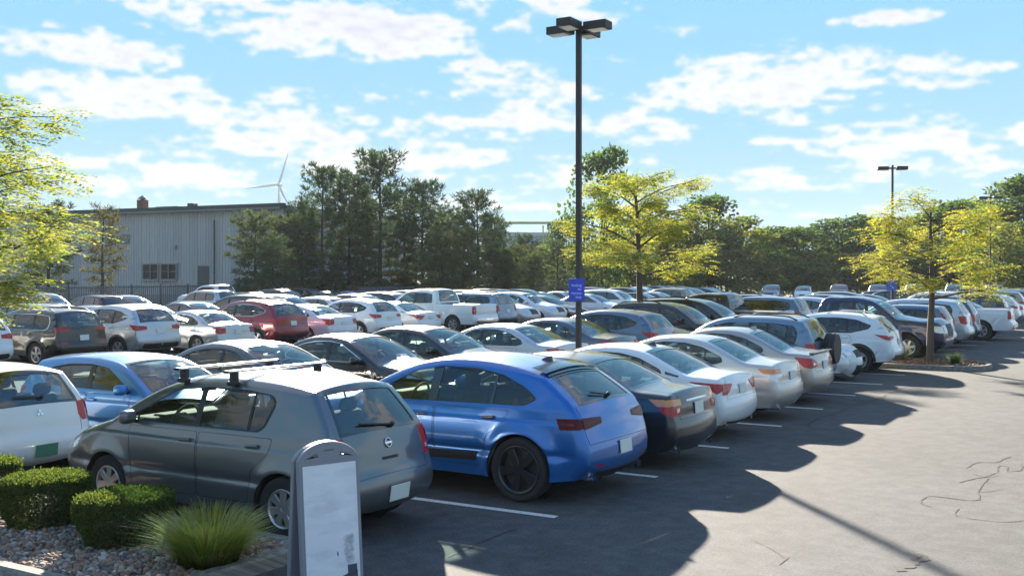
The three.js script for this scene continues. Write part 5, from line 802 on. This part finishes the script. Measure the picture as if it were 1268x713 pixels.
{ // deciduous belt behind the lot
  const dk = [[0.07, 0.125, 0.02], [0.13, 0.19, 0.028], [0.05, 0.09, 0.02]], mid = [[0.17, 0.22, 0.03], [0.22, 0.23, 0.03], [0.11, 0.165, 0.025]], yl = [[0.2, 0.2, 0.03], [0.13, 0.15, 0.03]];
  const g = [broadGeo(201, 10, 3.6, 0.8, dk, 70, 75, 0.34), broadGeo(202, 10, 3.4, 0.6, mid, 70, 75, 0.32), broadGeo(203, 10, 3.0, 1.2, dk, 60, 75, 0.32), broadGeo(204, 8, 3.4, 0.4, yl, 55, 75, 0.3)];
  const R = [3.6, 3.4, 3.0, 3.4], B = [10, 10, 10, 8];
  const rows = [[745, 198, 40, 98, 2], [700, 278, 26, 102, 0], [800, 262, 50, 108, 1], [845, 285, 46, 104, 3], [880, 252, 46, 108, 2], [915, 278, 52, 110, 1], [955, 292, 46, 116, 0], [985, 290, 44, 112, 2], [1018, 292, 40, 118, 0], [1045, 278, 48, 113, 2], [1080, 282, 44, 116, 0], [1112, 285, 46, 119, 1], [1150, 274, 48, 114, 0], [1186, 258, 52, 110, 2], [1222, 258, 48, 113, 0], [1262, 232, 56, 100, 0], [1298, 240, 60, 96, 2], [1240, 285, 50, 92, 1], [770, 300, 44, 114, 0], [722, 310, 30, 92, 1], [668, 312, 28, 108, 1], [1000, 318, 50, 108, 1], [1062, 322, 46, 106, 3], [1128, 318, 46, 107, 1], [900, 318, 50, 103, 3], [955, 322, 40, 106, 0], [850, 322, 40, 112, 0], [1190, 312, 50, 104, 0], [640, 326, 26, 112, 0]];
  rows.forEach(([px, top, hw, d0, k], i) => { const d = d0 + 9, x = (px - 634) / 1300 * d, y0 = ground(x, -d), h = pix(px, top - 6, d)[1] - y0, w = hw / 1300 * d * 1.1; plantTree('broadleaf_tree', g[k], [`dense dark green tree in the belt behind the lot`, 'mid green leafy tree in the belt behind the lot', 'loose crowned green tree standing taller in the belt', 'low yellowing tree along the belt behind the lot'][k], 'tree', x, -d, [w / R[k], h / B[k], w / R[k]], i * 2.1, GREEN, bark, 'tree belt behind the lot: ' + ['dark', 'mid green', 'loose', 'yellowing'][k]); });
  // far woods closing the horizon
  const L = broadGeo(301, 9, 6, 0.2, dk, 50, 60, 0.6); for (let i = 0; i < 26; i++) { const x = -120 + i * 10.5 + (i % 3) * 2, d = 190 + (i % 4) * 12; if (x < -30 && x > -75) continue; plantTree('broadleaf_tree', L, 'hazy tree of the distant wood on the skyline', 'tree', x, -d, [1, 0.75 + 0.12 * (i % 3), 1], i, GREEN, bark, 'distant wood'); }
  // shrubs at the foot of the pines
  const sh = broadGeo(302, 2.2, 1.5, 0.1, [[0.09, 0.1, 0.03], [0.14, 0.11, 0.05]], 26, 60, 0.2); for (let i = 0; i < 14; i++) { const px = 286 + i * 26, d = 82 + (i % 3) * 4, x = (px - 634) / 1300 * d; plantTree('shrub', sh, 'low brownish shrub at the foot of the pines', 'shrub', x, -d, [1, 0.7 + 0.25 * (i % 3), 1], i * 1.3, GREEN, bark, 'shrubs under the pines'); }
}
{ // clipped bushes in the gravel bed
  const r = rng(61);
  function bush(u, v, a, b, h, label, seed) {
    const rr = rng(seed), L = new Leaves(), [x, z] = lot(u, v), t = thing('clipped_bush', label, 'bush', [x, ground(x, z) + 0.09, z], -YAW, 'clipped bushes in the gravel bed');
    const prof = (y) => { const f = y / h; return 0.7 + 0.3 * Math.sin(Math.min(1, f * 1.25) * Math.PI / 2); };
    const surf = (th, f) => { const lump = 1 + 0.06 * (fbm(th * 2.2 + seed, f * 4 + seed, 3) - .5) * 2; if (f < 0.72) { const y = f / 0.72 * h * 0.9, k = prof(y) * lump; return [V3(Math.cos(th) * a * k, y, Math.sin(th) * b * k), V3(Math.cos(th) / a, 0.12, Math.sin(th) / b).normalize()]; } const q = (f - 0.72) / 0.28, k = Math.cos(q * Math.PI / 2) ** 0.45 * lump; return [V3(Math.cos(th) * a * k, h * (0.9 + 0.12 * Math.sin(q * Math.PI / 2)) + 0.02 * (fbm(th * 3 + q * 3, seed, 3) - .5), Math.sin(th) * b * k), V3(Math.cos(th) * (1 - q), 0.5 + q, Math.sin(th) * (1 - q)).normalize()]; };
    const st = []; for (let i = 0; i < 14; i++) { const th = i / 14 * 6.28, q = surf(th, 0.3 + 0.6 * rr())[0]; st.push(limb([V3(0, -0.03, 0), V3(q.x * .4, q.y * .45, q.z * .4), V3(q.x * .9, q.y * .9, q.z * .9)], 0.014, 0.004, 4)); } part('stem', merge(st), bark, t);
    const cols = [[0.065, 0.105, 0.016], [0.09, 0.135, 0.02], [0.052, 0.085, 0.014], [0.13, 0.15, 0.022]];
    for (let i = 0; i < 24000; i++) { const f = rr() < 0.5 ? rr() * .72 : 0.72 + 0.28 * rr(), [p, n] = surf(rr() * 6.2832, f), k = i % 2 ? 0.95 + 0.07 * rr() + (rr() > .985 ? 0.05 : 0) : 0.55 + 0.42 * Math.sqrt(rr()); const d = n.clone().add(rdir(rr).multiplyScalar(0.8)).normalize(), s = V3().crossVectors(d, rdir(rr)).normalize(); L.add(V3(p.x * k, p.y * k, p.z * k), d, s, 0.022 + 0.014 * rr(), 0.0075, tinted(rr, cols[Math.floor(rr() * 4)])); }
    part('foliage', L.geo(), GREEN, t);
  }
  bush(-3.42, 2.75, 0.4, 0.46, 0.47, 'clipped green bush next to the ornamental grass', 71); bush(-3.35, 4.05, 0.4, 0.45, 0.5, 'rounded clipped bush between the other two bushes', 72); bush(-3.3, 5.35, 0.4, 0.46, 0.52, 'clipped bush beneath the feathery tree by the white hatchback', 73);
  function grass(name, u, v, n, h, spread, label, cols, seed, baseR = 0.1, lift = 0.09) {
    const rr = rng(seed), [x, z] = lot(u, v), P = [], C = [], I = [], N = []; let c = 0;
    for (let i = 0; i < n; i++) { const a = rr() * 6.28, odd = rr() > 0.93, lean = spread * (0.15 + rr() ** 0.8) * (odd ? 1.5 : 1), hh = h * (0.45 + 0.6 * rr()) * (odd ? 1.15 : 1), bx = Math.cos(a) * baseR * Math.sqrt(rr()), bz = Math.sin(a) * baseR * Math.sqrt(rr()), w = 0.006 + 0.004 * rr(), col = tinted(rr, cols[Math.floor(rr() * cols.length)], .4), tw = a + Math.PI / 2 + (rr() - .5); for (let k = 0; k <= 5; k++) { const t = k / 5, px = bx + Math.cos(a) * lean * t * t, pz = bz + Math.sin(a) * lean * t * t, py = hh * (t - 0.38 * t * t * (0.5 + lean)), ww = w * (1 - t * .9); for (const s of [-1, 1]) { P.push(px + Math.cos(tw) * ww * s, py, pz + Math.sin(tw) * ww * s); C.push(...col); N.push(Math.cos(a) * .5, .6, Math.sin(a) * .5); } if (k < 5) { const q = c + k * 2; I.push(q, q + 1, q + 2, q + 1, q + 3, q + 2); } } c += 12; }
    const g = new THREE.BufferGeometry(); g.setAttribute('position', new THREE.Float32BufferAttribute(P, 3)); g.setAttribute('normal', new THREE.Float32BufferAttribute(N, 3)); g.setAttribute('color', new THREE.Float32BufferAttribute(C, 3)); g.setIndex(I);
    const t = thing(name, label, 'grass', [x, ground(x, z) + lift, z]); part('blades', g, GREEN, t); part('crown', (() => { const q = new THREE.SphereGeometry(0.1, 8, 5); q.scale(1, .4, 1); return q; })(), mat([0.06, 0.05, 0.02], 1), t);
  }
  const gc = [[0.54, 0.54, 0.07], [0.44, 0.48, 0.06], [0.6, 0.52, 0.14], [0.3, 0.4, 0.05]];
  grass('ornamental_grass', -3.55, 1.5, 2300, 0.64, 0.36, 'tufted yellow green ornamental grass at the end of the gravel bed', gc, 81, 0.26);
  grass('ornamental_grass', 22.6, 0.75, 420, 0.62, 0.42, 'yellowish grass clump on the mulch island left of its tree', gc, 82); grass('ornamental_grass', 21.9, -0.85, 380, 0.5, 0.3, 'small green clump near the rounded end of the mulch island', [[0.06, 0.12, 0.03], [0.09, 0.14, 0.03]], 83);
}
// ------------------------------------------------------------------ the parked cars
const C_ = { grey: paint('#62686c', .65, .33), blue: paint('#0661aa', .45, .3), night: paint('#151c25', .4, .34), white: paint('#d3d6d6', 0.02, .4), silver: paint('#b2b6b9', .65, .38), champagne: paint('#b9b6b0', .6, .4), tan: paint('#9f9b95', .65, .4), steel: paint('#6b8093', .65, .4), black: paint('#08090b', .2, .3), navy: paint('#101c46', .35, .3), red: paint('#80101f', .35, .32), maroon: paint('#330d14', .35, .32), slate: paint('#3c4a5e', .45, .34), bluegrey: paint('#55687d', .45, .34), cobalt: paint('#1d6fb4', .4, .32), pewter: paint('#4b4f54', .5, .34), pearl: paint('#c8cbd2', .1, .38), charcoal: paint('#1f2226', .4, .34), brick: paint('#7a1414', .25, .34), gold: paint('#8f8672', .5, .36) };
const rackBars = (root, G, pm) => { for (const d of [1.98, 2.72]) { const x = G.X(d), y = 1.62, w = 0.64; const b = rbox(0.07, 0.028, 1.5, 0.012, x, y, 0, 1); const k = new THREE.Group(); k.name = 'roof_bar'; root.add(k); part('crossbar', b, CM.alloy, k); for (const s of [-1, 1]) { part('foot', merge([rbox(0.09, 0.12, 0.07, 0.02, x, y - 0.06, s * w, 1), rbox(0.12, 0.05, 0.1, 0.02, x, y - 0.125, s * (w + 0.01), 1)]), CM.trim, k); part('end_cap', rbox(0.072, 0.03, 0.02, 0.008, x, y, s * 0.755, 1), CM.trim, k); } } };
const pr_ = rng(77);
const P = (type, color, u, v, nose, label, o = {}) => park(car(T[type], C_[color], label, o), T[type], u, v, nose, o.turn ?? (o.lod === 0 ? 0 : (pr_() - .5) * 0.05));
const G1 = 'cars in the near row', G2 = 'cars in the second row', G3 = 'cars in the row beyond the second aisle';
// near row
P('near_hatch', 'grey', -1.52, 1.05, 'in', 'grey five door hatchback with roof bars beside the sandwich board', { lod: 0, group: G1, extras: [rackBars] });
P('sport_suv', 'blue', 1.42, -0.1, 'in', 'bright blue sporty SUV with black wheels', { lod: 0, group: G1 });
P('dark_sedan', 'night', 3.95, -0.1, 'in', 'dark blue grey sedan with amber and red tail lights beside the blue SUV', { lod: 0, group: G1 });
P('white_sedan', 'white', 6.7, 0.2, 'in', 'white sedan with sharp arrow shaped red tail lights', { lod: 0, group: G1 });
P('silver_sedan', 'champagne', 9.35, 0.15, 'in', 'pale silver sedan with amber and clear tail lights', { lod: 0, group: G1 });
P('tan_sedan', 'tan', 12.05, 0.25, 'in', 'tan grey sedan with a small boot spoiler', { lod: 0, group: G1 });
P('spare_suv', 'steel', 14.25, 0.75, 'in', 'blue grey SUV with a covered spare wheel on its tail', { lod: 1, group: G1 });
P('round_hatch', 'white', 17.3, 0.85, 'out', 'small white car with its rounded nose to the aisle', { lod: 1, group: G1 });
P('white_crossover', 'white', 20.05, 0.3, 'in', 'white crossover with black wheel arches next to the mulch island', { lod: 1, group: G1 });
P('pickup', 'navy', 25.4, -0.15, 'out', 'dark navy pickup truck with chrome front bumper behind the mulch island', { lod: 1, group: G1 });
P('box_wagon', 'bluegrey', 28.2, 0.1, 'in', 'boxy grey wagon with tall red tail lights', { lod: 1, group: G1 });
P('minivan', 'silver', 31.0, -0.1, 'in', 'silver grey minivan in the near row past the boxy wagon', { lod: 1, group: G1 });
P('mid_suv', 'slate', 33.8, 0.0, 'in', 'dark slate SUV beside the silver minivan', { lod: 1, group: G1 });
P('pickup', 'white', 37.0, -0.9, 'in', 'white pickup truck jutting into the near aisle', { lod: 1, group: G1 });
P('sedan', 'brick', 39.8, 0.2, 'in', 'red sedan beyond the white pickup of the near row', { lod: 2, group: G1 });
P('sedan', 'silver', 42.4, 0.1, 'in', 'silver sedan beyond the red sedan of the near row', { lod: 2, group: G1 });
P('crossover', 'white', 50.0, 0.1, 'in', 'white crossover far along the near row', { lod: 2, group: G1 });
P('suv', 'charcoal', 45.2, 0.1, 'in', 'charcoal SUV far along the near row', { lod: 2, group: G1 });
// second row, nose to nose with the near row
P('city_hatch', 'white', -1.65, 6.55, 'in', 'small white hatchback with a green plate behind the clipped bushes', { lod: 0, group: G2 });
P('hybrid_hatch', 'cobalt', 0.85, 5.75, 'out', 'medium blue hatchback facing the grey hatchback', { lod: 0, group: G2 });
P('old_sedan', 'pewter', 4.0, 6.0, 'out', 'grey sedan partly hidden behind the roof bars', { lod: 1, group: G2 });
P('coupe_sedan', 'black', 6.7, 6.0, 'out', 'black sedan with bright window trim facing the blue SUV', { lod: 1, group: G2 });
P('sedan', 'black', 9.4, 6.0, 'out', 'black sedan with pale windscreen beside the silver sedan of the second row', { lod: 1, group: G2 });
P('old_sedan', 'silver', 12.2, 6.1, 'in', 'silver sedan of the second row showing its tail left of the lamp post', { lod: 1, group: G2 });
P('sedan', 'slate', 15.0, 6.1, 'in', 'dark blue sedan of the second row behind the lamp post', { lod: 1, group: G2 });
P('crossover', 'bluegrey', 17.75, 6.1, 'in', 'blue grey crossover of the second row right of the lamp post', { lod: 1, group: G2 });
P('sedan', 'maroon', 20.5, 6.0, 'out', 'maroon sedan with its windscreen toward the near row', { lod: 1, group: G2 });
P('mid_suv', 'charcoal', 23.3, 6.0, 'out', 'dark grey SUV facing out in front of the broad yellow tree', { lod: 1, group: G2 });
P('big_suv', 'black', 26.3, 6.0, 'out', 'large black SUV facing out in the second row', { lod: 1, group: G2 });
P('pickup', 'black', 29.2, 6.0, 'in', 'black pickup truck with open bed in the second row', { lod: 1, group: G2 });
P('minivan', 'bluegrey', 32.0, 6.0, 'in', 'pale blue grey minivan in the second row', { lod: 1, group: G2 });
P('big_suv', 'navy', 34.8, 6.0, 'out', 'navy SUV in the second row past the pale minivan', { lod: 2, group: G2 });
P('crossover', 'silver', 37.5, 6.0, 'in', 'silver crossover far along the second row', { lod: 2, group: G2 });
P('suv', 'slate', 40.3, 6.0, 'in', 'slate SUV far along the second row', { lod: 2, group: G2 });
P('sedan', 'white', 43, 6.0, 'out', 'white sedan far along the second row', { lod: 2, group: G2 });
// third row, tails to the second aisle
P('crossover', 'white', 6.8, 21.1, 'in', 'white crossover half hidden by the feathery tree', { lod: 1, group: G3 });
P('jeep_suv', 'black', 9.7, 21.0, 'in', 'black SUV with slim red tail lights and roof rails', { lod: 1, group: G3 });
P('silver_crossover', 'silver', 12.5, 21.0, 'in', 'silver crossover beside the black SUV with roof rails', { lod: 1, group: G3 });
P('coupe_sedan', 'silver', 15.1, 20.3, 'in', 'silver sedan with an orange plate between the silver crossover and red SUV', { lod: 1, group: G3 });
P('family_suv', 'red', 18.5, 21.0, 'in', 'dark red family SUV with bright window trim', { lod: 1, group: G3 });
P('sedan', 'pearl', 21.2, 20.9, 'in', 'pearl white sedan beside the dark red SUV', { lod: 1, group: G3 });
P('crossover', 'white', 24.2, 21.0, 'in', 'white crossover between two pale sedans', { lod: 1, group: G3 });
P('white_sedan', 'white', 27.0, 21.0, 'in', 'white sedan beside the tall white pickup truck', { lod: 1, group: G3 });
P('long_pickup', 'white', 30.2, 20.1, 'in', 'tall white crew cab pickup truck with a long bed', { lod: 1, group: G3 });
P('big_suv', 'steel', 33.3, 20.9, 'in', 'grey SUV with roof rails past the tall white pickup', { lod: 1, group: G3 });
P('crossover', 'silver', 36.0, 21, 'out', 'silver crossover facing out past the grey SUV', { lod: 1, group: G3 });
P('family_suv', 'pearl', 38.8, 21, 'out', 'pearl SUV facing out left of the blue sign', { lod: 1, group: G3 });
{
  const r = rng(401), kinds = ['sedan', 'crossover', 'suv', 'sedan', 'family_suv', 'hatch', 'minivan', 'sedan', 'suv', 'crossover'], cols = ['white', 'silver', 'charcoal', 'pearl', 'black', 'slate', 'maroon', 'bluegrey', 'silver', 'brick', 'pewter', 'black', 'charcoal', 'cobalt', 'gold'];
  const words = { white: 'white', silver: 'silver', charcoal: 'charcoal', pearl: 'pearl white', black: 'black', slate: 'slate blue', maroon: 'maroon', bluegrey: 'blue grey', brick: 'red', pewter: 'dark grey', cobalt: 'blue', gold: 'beige' }, noun = { sedan: 'sedan', crossover: 'crossover', suv: 'SUV', family_suv: 'family SUV', hatch: 'hatchback', minivan: 'minivan' };
  const far = (u, v, dirs, where) => { const [fx, fz] = lot(u, v + 2.3); if (v > 15 && fx / -fz > 0.19) return; const k = kinds[Math.floor(r() * kinds.length)], c = cols[Math.floor(r() * cols.length)], nose = r() < dirs ? 'in' : 'out'; P(k, c, u + (r() - .5) * .3, v + (r() - .5) * .4, nose, `${words[c]} ${noun[k]} showing its ${nose === 'in' ? 'tail' : 'nose'} ${where}`, { lod: 2, group: `${words[c]} ${noun[k]}s ${where}` }); };
  for (let u = 41.6; u < 92; u += BAY) if (r() > 0.1) far(u, 21, 0.6, 'far along the third row');
  for (let u = 7.5; u < 92; u += BAY) if (r() > 0.06) far(u, 26.7, 0.3, 'in the fourth row');
  for (let u = 13; u < 50; u += BAY) if (r() > 0.1 && Math.abs(u - 43) > 1.5) far(u, 41.2, 0.8, 'in the row before the fence');
  for (let u = 46; u < 70; u += BAY) if (r() > 0.3) far(u, 6, 0.5, 'far along the double row');
  for (let u = 53; u < 75; u += BAY) if (r() > 0.35) far(u, 0.1, 0.8, 'at the far end of the near row');
  P('pickup', 'white', 41.5, 46.6, 'in', 'white pickup truck parked before the warehouse fence', { lod: 2 });
  P('suv', 'charcoal', 46.0, 46.8, 'in', 'charcoal SUV parked right of the pickup before the warehouse fence', { lod: 2 });
  P('crossover', 'black', 49.2, 46.8, 'in', 'black crossover parked last before the warehouse fence', { lod: 2 });
  // cars along the tree belt, noses to the lot
  const ends = [['suv', 'pewter', 956, 98, 'dark grey SUV'], ['hatch', 'white', 996, 101, 'small white hatchback'], ['suv', 'brick', 1040, 101, 'red SUV'], ['suv', 'charcoal', 1088, 101, 'charcoal SUV'], ['minivan', 'silver', 1134, 97, 'silver minivan'], ['big_suv', 'slate', 1184, 97, 'slate SUV'], ['suv', 'pearl', 1232, 95, 'pale SUV']];
  for (const [k, c, px, d, w] of ends) { const x = (px - 634) / 1300 * d, z = -d, o = car(T[k], C_[c], `${w} backed up to the tree belt with its nose to the lot`, { lod: 2, group: 'cars along the tree belt' }); o.position.set(x, ground(x, z) + 0.004, z); o.rotation.y = -Math.PI / 2 - 0.35; scene.add(o); }
}
scene.fog = new THREE.FogExp2(rgb(0.8, 0.85, 0.9).getHex(), 0.00022);
renderer.render(scene, camera);
